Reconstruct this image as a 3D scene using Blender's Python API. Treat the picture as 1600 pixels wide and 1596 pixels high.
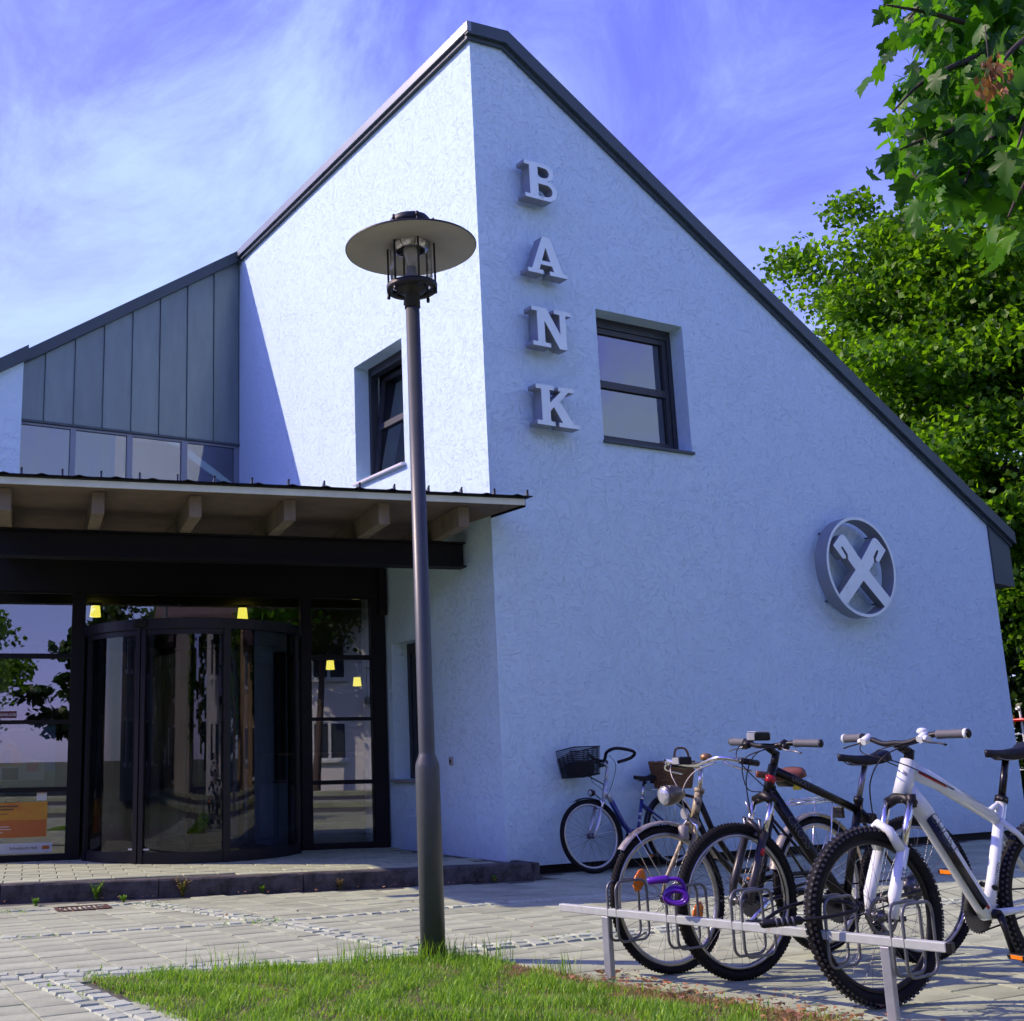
import bpy, bmesh, math, random
import numpy as np
from mathutils import Vector, Matrix
R = math.radians
random.seed(7); rng = np.random.default_rng(11)
S = bpy.context.scene
for o in list(bpy.data.objects): bpy.data.objects.remove(o)
COL = S.collection

# ------------------------------------------------------------------ camera
CAM = Vector((-6.542645, -9.165250, 1.05))
RIGHT = Vector((0.8832073, -0.4686362, -0.0180278))
DOWN = Vector((0.0822212, 0.1925727, -0.9778320))
FWD = Vector((0.4617191, 0.8621461, 0.2086135))
FPX = 1795.38
cd = bpy.data.cameras.new('camera'); cam = bpy.data.objects.new('camera', cd); COL.objects.link(cam)
m = Matrix.Identity(4)
for i in range(3):
    m[i][0] = RIGHT[i]; m[i][1] = -DOWN[i]; m[i][2] = -FWD[i]; m[i][3] = CAM[i]
cam.matrix_world = m
cd.sensor_fit = 'HORIZONTAL'; cd.sensor_width = 36; cd.lens = FPX / 1600 * 36
cd.shift_x = (800 - 540) / 1600; cd.clip_start = .05; cd.clip_end = 3000
S.camera = cam

# ------------------------------------------------------------------ light
TOSUN = Vector((-.95, .78, 1.0)).normalized()
ELEV = math.asin(TOSUN.z)
AZ = math.atan2(TOSUN.x, TOSUN.y)            # clockwise from +Y
sl = bpy.data.lights.new('sun', 'SUN'); so = bpy.data.objects.new('sun', sl); COL.objects.link(so)
sl.energy = 3.45; sl.angle = R(.53); sl.color = (1, .80, .65)
so.rotation_euler = TOSUN.to_track_quat('Z', 'Y').to_euler(); so.location = (-10, 10, 20)

W_ = bpy.data.worlds.new('World'); S.world = W_; W_.use_nodes = True
nt = W_.node_tree; N = nt.nodes; N.clear()
def wn(t, **k):
    n = N.new(t)
    for a, b in k.items(): setattr(n, a, b)
    return n
L = nt.links.new
out = wn('ShaderNodeOutputWorld'); bg = wn('ShaderNodeBackground'); bg.inputs[1].default_value = .15
sky = wn('ShaderNodeTexSky', sky_type='NISHITA', sun_disc=False)
sky.sun_elevation = ELEV; sky.sun_rotation = AZ % (2 * math.pi); sky.altitude = 200; sky.air_density = 1.0; sky.dust_density = .6; sky.ozone_density = 2.2
tint = wn('ShaderNodeMix', data_type='RGBA', blend_type='MULTIPLY'); tint.inputs[0].default_value = 1
tint.inputs[7].default_value = (.86, .62, 1.58, 1)
L(sky.outputs[0], tint.inputs[6])
tc = wn('ShaderNodeTexCoord')
sv = (Vector((.883, -.469, 0)) * .60 + Vector((-.08, -.19, .978)) * .80).normalized(); tv_ = Vector((.46, .86, .21)).cross(sv).normalized(); nv_ = sv.cross(tv_)
mp = wn('ShaderNodeCombineXYZ')                    # cirrus drawn out along one wind direction
for k, (d_, f_) in enumerate(((sv, 1.25), (tv_, 2.4), (nv_, 2.2))):
    q_ = wn('ShaderNodeVectorMath', operation='DOT_PRODUCT'); q_.inputs[1].default_value = d_ * f_; L(tc.outputs['Generated'], q_.inputs[0]); L(q_.outputs['Value'], mp.inputs[k])
n1 = wn('ShaderNodeTexNoise'); n1.inputs['Scale'].default_value = 1.9; n1.inputs['Detail'].default_value = 9; n1.inputs['Roughness'].default_value = .68; n1.inputs['Distortion'].default_value = .75
L(mp.outputs[0], n1.inputs['Vector'])
n2 = wn('ShaderNodeTexNoise'); n2.inputs['Scale'].default_value = 1.1; n2.inputs['Detail'].default_value = 3
L(tc.outputs['Generated'], n2.inputs['Vector'])
mul = wn('ShaderNodeMath', operation='MULTIPLY'); L(n1.outputs[0], mul.inputs[0]); L(n2.outputs[0], mul.inputs[1])
# more veil cloud towards the horizon (thin cirrus seen edge-on)
sep = wn('ShaderNodeSeparateXYZ'); L(tc.outputs['Generated'], sep.inputs[0])
hz = wn('ShaderNodeMapRange'); hz.inputs[1].default_value = .2; hz.inputs[2].default_value = .8; hz.inputs[3].default_value = .17; hz.inputs[4].default_value = -.06
L(sep.outputs[2], hz.inputs[0])
add = wn('ShaderNodeMath', operation='ADD'); L(mul.outputs[0], add.inputs[0]); L(hz.outputs[0], add.inputs[1])
cr = wn('ShaderNodeMapRange', interpolation_type='SMOOTHSTEP'); cr.inputs[1].default_value = .21; cr.inputs[2].default_value = .54; cr.inputs[3].default_value = 0; cr.inputs[4].default_value = .88
L(add.outputs[0], cr.inputs[0])
mix = wn('ShaderNodeMix', data_type='RGBA'); L(cr.outputs[0], mix.inputs[0]); L(tint.outputs[2], mix.inputs[6]); mix.inputs[7].default_value = (2.85, 3.85, 4.75, 1)
L(mix.outputs[2], bg.inputs[0]); L(bg.outputs[0], out.inputs[0])

S.view_settings.view_transform = 'Standard'; S.view_settings.look = 'None'; S.view_settings.gamma = 1; S.view_settings.exposure = .62
S.render.engine = 'CYCLES'
S.cycles.use_light_tree = False; S.cycles.caustics_reflective = False; S.cycles.caustics_refractive = False; S.cycles.adaptive_threshold = .02; S.cycles.max_bounces = 6; S.cycles.diffuse_bounces = 3; S.cycles.glossy_bounces = 4; S.cycles.transparent_max_bounces = 14

# ------------------------------------------------------------------ materials
MATS = {}
def mat(name, col=(.5, .5, .5), rough=.6, metal=0, var=.0, vscale=8, bump=0, bscale=40, bdist=.01, island=0, emit=None, estr=0, spec=.5, dirt=None, dscale=3, dlo=.5, dhi=.7, coat=0, stretch=None):
    """Principled material with procedural colour variation, optional stains and fine relief"""
    if name in MATS: return MATS[name]
    M = bpy.data.materials.new(name); M.use_nodes = True; t = M.node_tree; n = t.nodes; l = t.links.new
    b = n['Principled BSDF']; b.inputs['Roughness'].default_value = rough; b.inputs['Metallic'].default_value = metal
    b.inputs['Specular IOR Level'].default_value = spec
    if coat: b.inputs['Coat Weight'].default_value = coat; b.inputs['Coat Roughness'].default_value = .08
    c = (*col, 1); b.inputs['Base Color'].default_value = c
    co = n.new('ShaderNodeTexCoord'); src = co.outputs['Object']
    if stretch:
        mpn = n.new('ShaderNodeMapping'); mpn.inputs['Scale'].default_value = stretch; l(src, mpn.inputs[0]); src = mpn.outputs[0]
    last = None
    if var or island:
        nz = n.new('ShaderNodeTexNoise'); nz.inputs['Scale'].default_value = vscale; nz.inputs['Detail'].default_value = 6; nz.inputs['Roughness'].default_value = .65
        l(src, nz.inputs['Vector'])
        mr = n.new('ShaderNodeMapRange'); mr.inputs[1].default_value = .25; mr.inputs[2].default_value = .75; mr.inputs[3].default_value = 1 - var; mr.inputs[4].default_value = 1 + var
        l(nz.outputs[0], mr.inputs[0]); val = mr.outputs[0]
        if island:
            g = n.new('ShaderNodeNewGeometry'); oi = n.new('ShaderNodeObjectInfo')
            ad = n.new('ShaderNodeMath'); ad.operation = 'ADD'; l(g.outputs['Random Per Island'], ad.inputs[0]); l(oi.outputs['Random'], ad.inputs[1])
            fr = n.new('ShaderNodeMath'); fr.operation = 'FRACT'; l(ad.outputs[0], fr.inputs[0])
            m2 = n.new('ShaderNodeMapRange'); m2.inputs[3].default_value = 1 - island; m2.inputs[4].default_value = 1 + island; l(fr.outputs[0], m2.inputs[0])
            mm = n.new('ShaderNodeMath'); mm.operation = 'MULTIPLY'; l(val, mm.inputs[0]); l(m2.outputs[0], mm.inputs[1]); val = mm.outputs[0]
        vm = n.new('ShaderNodeVectorMath'); vm.operation = 'SCALE'; vm.inputs[0].default_value = col; l(val, vm.inputs['Scale'])
        last = vm.outputs[0]
    if dirt:
        dn = n.new('ShaderNodeTexNoise'); dn.inputs['Scale'].default_value = dscale; dn.inputs['Detail'].default_value = 8; dn.inputs['Roughness'].default_value = .7
        l(src, dn.inputs['Vector'])
        dr = n.new('ShaderNodeMapRange'); dr.inputs[1].default_value = dlo; dr.inputs[2].default_value = dhi; l(dn.outputs[0], dr.inputs[0])
        mx = n.new('ShaderNodeMix'); mx.data_type = 'RGBA'; l(dr.outputs[0], mx.inputs[0])
        if last: l(last, mx.inputs[6])
        else: mx.inputs[6].default_value = c
        mx.inputs[7].default_value = (*dirt, 1); last = mx.outputs[2]
    if last: l(last, b.inputs['Base Color'])
    if bump:
        bn = n.new('ShaderNodeTexNoise'); bn.inputs['Scale'].default_value = bscale; bn.inputs['Detail'].default_value = 5
        l(src, bn.inputs['Vector'])
        bp = n.new('ShaderNodeBump'); bp.inputs['Strength'].default_value = bump; bp.inputs['Distance'].default_value = bdist
        l(bn.outputs[0], bp.inputs['Height']); l(bp.outputs[0], b.inputs['Normal'])
    if emit:
        b.inputs['Emission Color'].default_value = (*emit, 1); b.inputs['Emission Strength'].default_value = estr
    MATS[name] = M
    return M

def plaster(name, col):
    """rough scraped plaster: short trowel scratches in all directions"""
    M = bpy.data.materials.new(name); M.use_nodes = True; t = M.node_tree; n = t.nodes; l = t.links.new
    b = n['Principled BSDF']; b.inputs['Roughness'].default_value = .9; b.inputs['Specular IOR Level'].default_value = .2
    co = n.new('ShaderNodeTexCoord')
    warp = n.new('ShaderNodeTexNoise'); warp.inputs['Scale'].default_value = 2.2; warp.inputs['Detail'].default_value = 2
    l(co.outputs['Object'], warp.inputs['Vector'])
    wm = n.new('ShaderNodeVectorMath'); wm.operation = 'MULTIPLY_ADD'; wm.inputs[1].default_value = (.45, .45, .45)
    l(warp.outputs['Color'], wm.inputs[0]); l(co.outputs['Object'], wm.inputs[2])
    hs = []
    for rot, sc, w_, seed in (((.3, .2, .5), (23, 23, 58), .065, 0), ((.9, .7, -.4), (62, 52, 23), .065, 5), ((-.5, .9, .2), (31, 31, 80), .075, 11), ((.2, -.7, .8), (70, 62, 36), .07, 17)):
        mpn = n.new('ShaderNodeMapping'); mpn.inputs['Rotation'].default_value = rot; mpn.inputs['Scale'].default_value = sc; mpn.inputs['Location'].default_value = (seed, seed * 2, seed)
        l(wm.outputs[0], mpn.inputs[0])
        nz = n.new('ShaderNodeTexNoise'); nz.inputs['Scale'].default_value = 1; nz.inputs['Detail'].default_value = 2.5; nz.inputs['Roughness'].default_value = .6; nz.inputs['Distortion'].default_value = .5
        l(mpn.outputs[0], nz.inputs['Vector'])
        sb_ = n.new('ShaderNodeMath'); sb_.operation = 'SUBTRACT'; sb_.inputs[1].default_value = .5; l(nz.outputs[0], sb_.inputs[0])
        ab = n.new('ShaderNodeMath'); ab.operation = 'ABSOLUTE'; l(sb_.outputs[0], ab.inputs[0])
        ln = n.new('ShaderNodeMapRange'); ln.inputs[1].default_value = 0; ln.inputs[2].default_value = w_; ln.inputs[3].default_value = 1; ln.inputs[4].default_value = 0; l(ab.outputs[0], ln.inputs[0])
        mk = n.new('ShaderNodeTexNoise'); mk.inputs['Scale'].default_value = 9; mk.inputs['Detail'].default_value = 3; l(mpn.outputs[0], mk.inputs['Vector']); mk.inputs['Scale'].default_value = .45
        mr_ = n.new('ShaderNodeMapRange'); mr_.inputs[1].default_value = .53; mr_.inputs[2].default_value = .68; l(mk.outputs[0], mr_.inputs[0])
        pr = n.new('ShaderNodeMath'); pr.operation = 'MULTIPLY'; l(ln.outputs[0], pr.inputs[0]); l(mr_.outputs[0], pr.inputs[1]); hs.append(pr.outputs[0])
    a1 = n.new('ShaderNodeMath'); a1.operation = 'MAXIMUM'; l(hs[0], a1.inputs[0]); l(hs[1], a1.inputs[1])
    a1b = n.new('ShaderNodeMath'); a1b.operation = 'MAXIMUM'; l(hs[2], a1b.inputs[0]); l(hs[3], a1b.inputs[1])
    sc_ = n.new('ShaderNodeMath'); sc_.operation = 'MAXIMUM'; l(a1.outputs[0], sc_.inputs[0]); l(a1b.outputs[0], sc_.inputs[1])
    a2 = n.new('ShaderNodeMath'); a2.operation = 'SUBTRACT'; a2.inputs[0].default_value = 1; l(sc_.outputs[0], a2.inputs[1])      # 1 = surface, 0 = bottom of a scratch
    fine = n.new('ShaderNodeTexNoise'); fine.inputs['Scale'].default_value = 22; fine.inputs['Detail'].default_value = 6; fine.inputs['Roughness'].default_value = .7; l(co.outputs['Object'], fine.inputs['Vector'])
    a3 = n.new('ShaderNodeMath'); a3.operation = 'MULTIPLY_ADD'; a3.inputs[1].default_value = 1.6; l(fine.outputs[0], a3.inputs[0]); l(a2.outputs[0], a3.inputs[2])
    bp = n.new('ShaderNodeBump'); bp.inputs['Strength'].default_value = .75; bp.inputs['Distance'].default_value = .0052; l(a3.outputs[0], bp.inputs['Height']); l(bp.outputs[0], b.inputs['Normal'])
    big = n.new('ShaderNodeTexNoise'); big.inputs['Scale'].default_value = .9; big.inputs['Detail'].default_value = 6; l(co.outputs['Object'], big.inputs['Vector'])
    mr = n.new('ShaderNodeMapRange'); mr.inputs[1].default_value = .3; mr.inputs[2].default_value = .7; mr.inputs[3].default_value = .985; mr.inputs[4].default_value = 1.015; l(big.outputs[0], mr.inputs[0])
    # scratch shade painted into the colour: darker towards the bottom of each scratch
    gr = n.new('ShaderNodeMapRange'); gr.inputs[1].default_value = 0; gr.inputs[2].default_value = 1; gr.inputs[3].default_value = .965; gr.inputs[4].default_value = 1; l(a2.outputs[0], gr.inputs[0])
    mm = n.new('ShaderNodeMath'); mm.operation = 'MULTIPLY'; l(mr.outputs[0], mm.inputs[0]); l(gr.outputs[0], mm.inputs[1])
    vs = n.new('ShaderNodeVectorMath'); vs.operation = 'SCALE'; vs.inputs[0].default_value = col; l(mm.outputs[0], vs.inputs['Scale'])
    # rain streaks and a soiled splash zone above the paving
    sm_ = n.new('ShaderNodeMapping'); sm_.inputs['Scale'].default_value = (5, 5, .35); l(co.outputs['Object'], sm_.inputs[0])
    sn = n.new('ShaderNodeTexNoise'); sn.inputs['Scale'].default_value = 1; sn.inputs['Detail'].default_value = 7; sn.inputs['Roughness'].default_value = .7; l(sm_.outputs[0], sn.inputs['Vector'])
    s1 = n.new('ShaderNodeMapRange'); s1.inputs[1].default_value = .55; s1.inputs[2].default_value = .80; s1.inputs[3].default_value = 0; s1.inputs[4].default_value = .08; l(sn.outputs[0], s1.inputs[0])
    sz = n.new('ShaderNodeSeparateXYZ'); l(co.outputs['Object'], sz.inputs[0])
    s2 = n.new('ShaderNodeMapRange'); s2.inputs[1].default_value = .0; s2.inputs[2].default_value = .55; s2.inputs[3].default_value = .55; s2.inputs[4].default_value = 0; l(sz.outputs[2], s2.inputs[0])
    sp = n.new('ShaderNodeTexNoise'); sp.inputs['Scale'].default_value = 9; sp.inputs['Detail'].default_value = 8; sp.inputs['Roughness'].default_value = .75; l(co.outputs['Object'], sp.inputs['Vector'])
    s3 = n.new('ShaderNodeMath'); s3.operation = 'MULTIPLY'; l(s2.outputs[0], s3.inputs[0]); l(sp.outputs[0], s3.inputs[1])
    s4 = n.new('ShaderNodeMath'); s4.operation = 'ADD'; s4.use_clamp = True; l(s1.outputs[0], s4.inputs[0]); l(s3.outputs[0], s4.inputs[1])
    dm = n.new('ShaderNodeMix'); dm.data_type = 'RGBA'; l(s4.outputs[0], dm.inputs[0]); l(vs.outputs[0], dm.inputs[6]); dm.inputs[7].default_value = (.22, .24, .25, 1); l(dm.outputs[2], b.inputs['Base Color'])
    MATS[name] = M
    return M

def glassmat(name, tint=(.85, .92, .95), ior=1.55, rough=0.0):
    M = bpy.data.materials.new(name); M.use_nodes = True; t = M.node_tree; n = t.nodes; l = t.links.new; n.clear()
    o = n.new('ShaderNodeOutputMaterial'); tr = n.new('ShaderNodeBsdfTransparent'); tr.inputs[0].default_value = (*tint, 1)
    gl = n.new('ShaderNodeBsdfGlossy'); gl.inputs['Roughness'].default_value = rough
    lw = n.new('ShaderNodeLayerWeight'); lw.inputs[0].default_value = .5      # Schlick reflectance, same from both sides of the sheet
    pw = n.new('ShaderNodeMath'); pw.operation = 'POWER'; pw.inputs[1].default_value = 5; l(lw.outputs['Facing'], pw.inputs[0])
    r0 = ((ior - 1) / (ior + 1)) ** 2; fr = n.new('ShaderNodeMath'); fr.operation = 'MULTIPLY_ADD'; fr.inputs[1].default_value = 1 - r0; fr.inputs[2].default_value = r0; l(pw.outputs[0], fr.inputs[0])
    mx = n.new('ShaderNodeMixShader'); l(fr.outputs[0], mx.inputs[0]); l(tr.outputs[0], mx.inputs[1]); l(gl.outputs[0], mx.inputs[2]); l(mx.outputs[0], o.inputs[0])
    MATS[name] = M
    return M

def leafmat(name, col, var=.35, trans=.45, hue=(1.25, 1.1, .5), rough=.45, tk=1.5):
    M = bpy.data.materials.new(name); M.use_nodes = True; t = M.node_tree; n = t.nodes; l = t.links.new; n.clear()
    o = n.new('ShaderNodeOutputMaterial')
    g = n.new('ShaderNodeNewGeometry'); oi = n.new('ShaderNodeObjectInfo')
    ad = n.new('ShaderNodeMath'); ad.operation = 'ADD'; l(g.outputs['Random Per Island'], ad.inputs[0]); l(oi.outputs['Random'], ad.inputs[1])
    fr = n.new('ShaderNodeMath'); fr.operation = 'FRACT'; l(ad.outputs[0], fr.inputs[0])
    mx = n.new('ShaderNodeMix'); mx.data_type = 'RGBA'; l(fr.outputs[0], mx.inputs[0])
    mx.inputs[6].default_value = (*[c * (1 - var) for c in col], 1); mx.inputs[7].default_value = (*[min(1, c * (1 + var) * h) for c, h in zip(col, hue)], 1)
    d = n.new('ShaderNodeBsdfPrincipled'); d.inputs['Roughness'].default_value = rough; d.inputs['Specular IOR Level'].default_value = .35; l(mx.outputs[2], d.inputs['Base Color'])
    tl = n.new('ShaderNodeBsdfTranslucent')
    tv = n.new('ShaderNodeVectorMath'); tv.operation = 'MULTIPLY'; tv.inputs[1].default_value = (tk * 1.0, tk, tk * .4); l(mx.outputs[2], tv.inputs[0]); l(tv.outputs[0], tl.inputs[0])
    ms = n.new('ShaderNodeMixShader'); ms.inputs[0].default_value = trans; l(d.outputs[0], ms.inputs[1]); l(tl.outputs[0], ms.inputs[2]); l(ms.outputs[0], o.inputs[0])
    MATS[name] = M
    return M

M_WALL = plaster('blue_plaster', (.64, .845, .935))
M_FASC = mat('anthracite_sheet', (.045, .07, .08), .5, .0, var=.12, vscale=2)
M_ALU = mat('aluminium_sheet', (.23, .26, .26), .38, .5, var=.08, vscale=3)
M_ZINC = mat('zinc_panel', (.17, .22, .22), .40, .45, var=.12, vscale=2.2, island=.06, bump=.15, bscale=1.6, bdist=.02, stretch=(3, 3, .6))
M_FRAME = mat('anthracite_frame', (.03, .036, .043), .45, .0, var=.1)
M_DARK = mat('dark_frame', (.008, .008, .0095), .5, .0, var=.1, spec=.15)
M_BLACK = mat('black_steel', (.005, .005, .006), .6, 0, var=.2, spec=.25)
M_GLASS = glassmat('clear_glass', (.84, .89, .90), 2.3)
M_DGLASS = glassmat('door_glass', (.55, .58, .60), 1.62)
M_UGLASS = glassmat('upper_glass', (.30, .36, .42), 3.0)
M_LAMPG = glassmat('lamp_glass', (.97, .97, .97), 1.35)
M_ROOF = mat('roof_sheet', (.10, .11, .125), .5, .3, var=.15, vscale=1.5)
M_RAFT = mat('weathered_wood', (.20, .165, .115), .8, 0, var=.25, vscale=9, bump=.3, bscale=30, stretch=(1, 1, .25))
M_SOFF = mat('soffit_board', (.155, .12, .09), .85, 0, var=.22, vscale=5, dirt=(.12, .10, .085), dscale=2, dlo=.5, dhi=.75)
M_FBOARD = mat('pale_fascia_board', (.70, .76, .62), .6, 0, var=.15, vscale=3)
M_SLAB = mat('concrete_slab', (.385, .435, .27), .9, 0, var=.16, vscale=26, bump=.35, bscale=120, bdist=.004, island=.13, dirt=(.205, .225, .14), dscale=1.4, dlo=.46, dhi=.72)
M_SETT = mat('granite_sett', (.385, .44, .30), .8, 0, var=.22, vscale=60, bump=.5, bscale=50, bdist=.006, island=.22)
M_KERB = mat('granite_kerb', (.085, .078, .07), .85, 0, var=.3, vscale=70, bump=.5, bscale=60, bdist=.008, island=.1, dirt=(.03, .028, .022), dscale=5, dlo=.45, dhi=.62)
M_BED = mat('joint_sand', (.11, .11, .08), .95, 0, var=.35, vscale=30, bump=.4, bscale=80, dirt=(.06, .08, .03), dscale=4, dlo=.52, dhi=.66)
M_EARTH = mat('soil', (.12, .09, .06), .95, 0, var=.35, vscale=25, bump=.6, bscale=60, dirt=(.22, .16, .09), dscale=6, dlo=.5, dhi=.68)
M_LAND = mat('distant_ground', (.09, .12, .045), .95, 0, var=.3, vscale=.4, dirt=(.10, .10, .05), dscale=.2)
M_ASPH = mat('asphalt', (.055, .055, .058), .9, 0, var=.2, vscale=40, bump=.3, bscale=150, bdist=.004)
M_GALV = mat('galvanised_steel', (.40, .42, .43), .45, .55, var=.15, vscale=14, dirt=(.20, .10, .045), dscale=9, dlo=.63, dhi=.72)
M_BARP = mat('flaking_white_paint', (.47, .52, .46), .6, .1, var=.12, vscale=20, dirt=(.30, .17, .06), dscale=11, dlo=.60, dhi=.70)
M_POLE = mat('lamp_grey_paint', (.060, .070, .068), .42, .0, var=.12, vscale=6, bump=.06, bscale=90, bdist=.003)
M_CAST = mat('lamp_cast_iron', (.010, .012, .013), .5, .0, var=.15)
M_DISC = mat('lamp_reflector_white', (.42, .40, .36), .5, 0, var=.1, vscale=5)
M_LETTER = mat('letter_sheet', (.78, .92, .90), .45, .1, var=.07, vscale=4, dirt=(.35, .33, .30), dscale=6, dlo=.6, dhi=.8)
M_RUB = mat('tyre_rubber', (.007, .007, .0075), .8, 0, var=.3, vscale=40, spec=.25, dirt=(.05, .045, .04), dscale=14, dlo=.58, dhi=.8)
M_KNOB = mat('knob_rubber', (.05, .05, .053), .5, 0, var=.2)
M_RIMS = mat('rim_silver', (.42, .42, .41), .3, .8)
M_RIMB = mat('rim_black', (.007, .007, .008), .4, 0, spec=.3)
M_CHROME = mat('chrome', (.75, .74, .72), .2, 1)
M_STEEL = mat('spoke_steel', (.16, .16, .165), .35, .9)
M_BLKP = mat('black_plastic', (.006, .006, .007), .45, 0, spec=.35)
M_WHITE = mat('white_paint', (.74, .80, .78), .25, 0, var=.03, coat=.5)
M_BPAINT = mat('black_paint', (.004, .004, .005), .3, 0, spec=.3, coat=.15)
M_BLUE = mat('blue_paint', (.012, .025, .17), .28, 0, coat=.4)
M_SILV = mat('silver_paint', (.58, .60, .64), .3, .5, coat=.3)
M_CREAM = mat('cream_paint_worn', (.36, .31, .19), .45, 0, var=.2, vscale=30, dirt=(.06, .045, .03), dscale=24, dlo=.52, dhi=.62)
M_DKFR = mat('dark_green_black_paint', (.008, .009, .011), .4, 0, spec=.3)
M_RED = mat('red_paint', (.45, .012, .02), .35)
M_LEATH = mat('brown_leather', (.17, .055, .025), .45, 0, var=.2)
M_WICK = mat('wicker', (.20, .10, .035), .7, 0, var=.35, vscale=60)
M_ORANGE = mat('orange_reflector', (.85, .22, .01), .2, 0, emit=None)
M_PURP = mat('purple_plastic', (.10, .012, .33), .28)
M_GREYG = mat('grey_grip', (.11, .115, .125), .7)
M_LENS = mat('lamp_lens', (.50, .53, .55), .08, .5)
M_RENDER = mat('white_render', (.84, .84, .81), .9, 0, var=.05)
M_TILE = mat('roof_tile', (.085, .06, .05), .8, 0, var=.25, vscale=4)
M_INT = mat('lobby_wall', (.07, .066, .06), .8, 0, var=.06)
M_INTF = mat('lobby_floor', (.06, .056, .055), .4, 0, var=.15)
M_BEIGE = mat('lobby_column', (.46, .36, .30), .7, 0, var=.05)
M_PEND = mat('yellow_lamp_shade', (.75, .62, .08), .5, 0, emit=(1, .80, .10), estr=1.1)
M_BARK = mat('bark', (.085, .065, .05), .9, 0, var=.4, vscale=14, bump=.8, bscale=25, bdist=.03, stretch=(1, 1, .25))
M_TWIG = mat('twig', (.05, .038, .028), .8)
M_LEAF = leafmat('maple_leaf', (.042, .14, .014), .45, .52, tk=2.5)
M_LEAFU = leafmat('crown_leaf', (.075, .185, .012), .6, .48, tk=2.3)
M_LEAFD = leafmat('dark_leaf', (.022, .06, .014), .4, .3)
M_DEAD = leafmat('dead_leaf', (.27, .145, .07), .4, .25, (1.1, 1, .9))
M_GRASS = leafmat('grass_blade', (.145, .37, .038), .45, .42, (1.6, 1.1, 1.0))
M_DRY = leafmat('dry_grass', (.34, .25, .12), .35, .3, (1.1, 1, .9))

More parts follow.
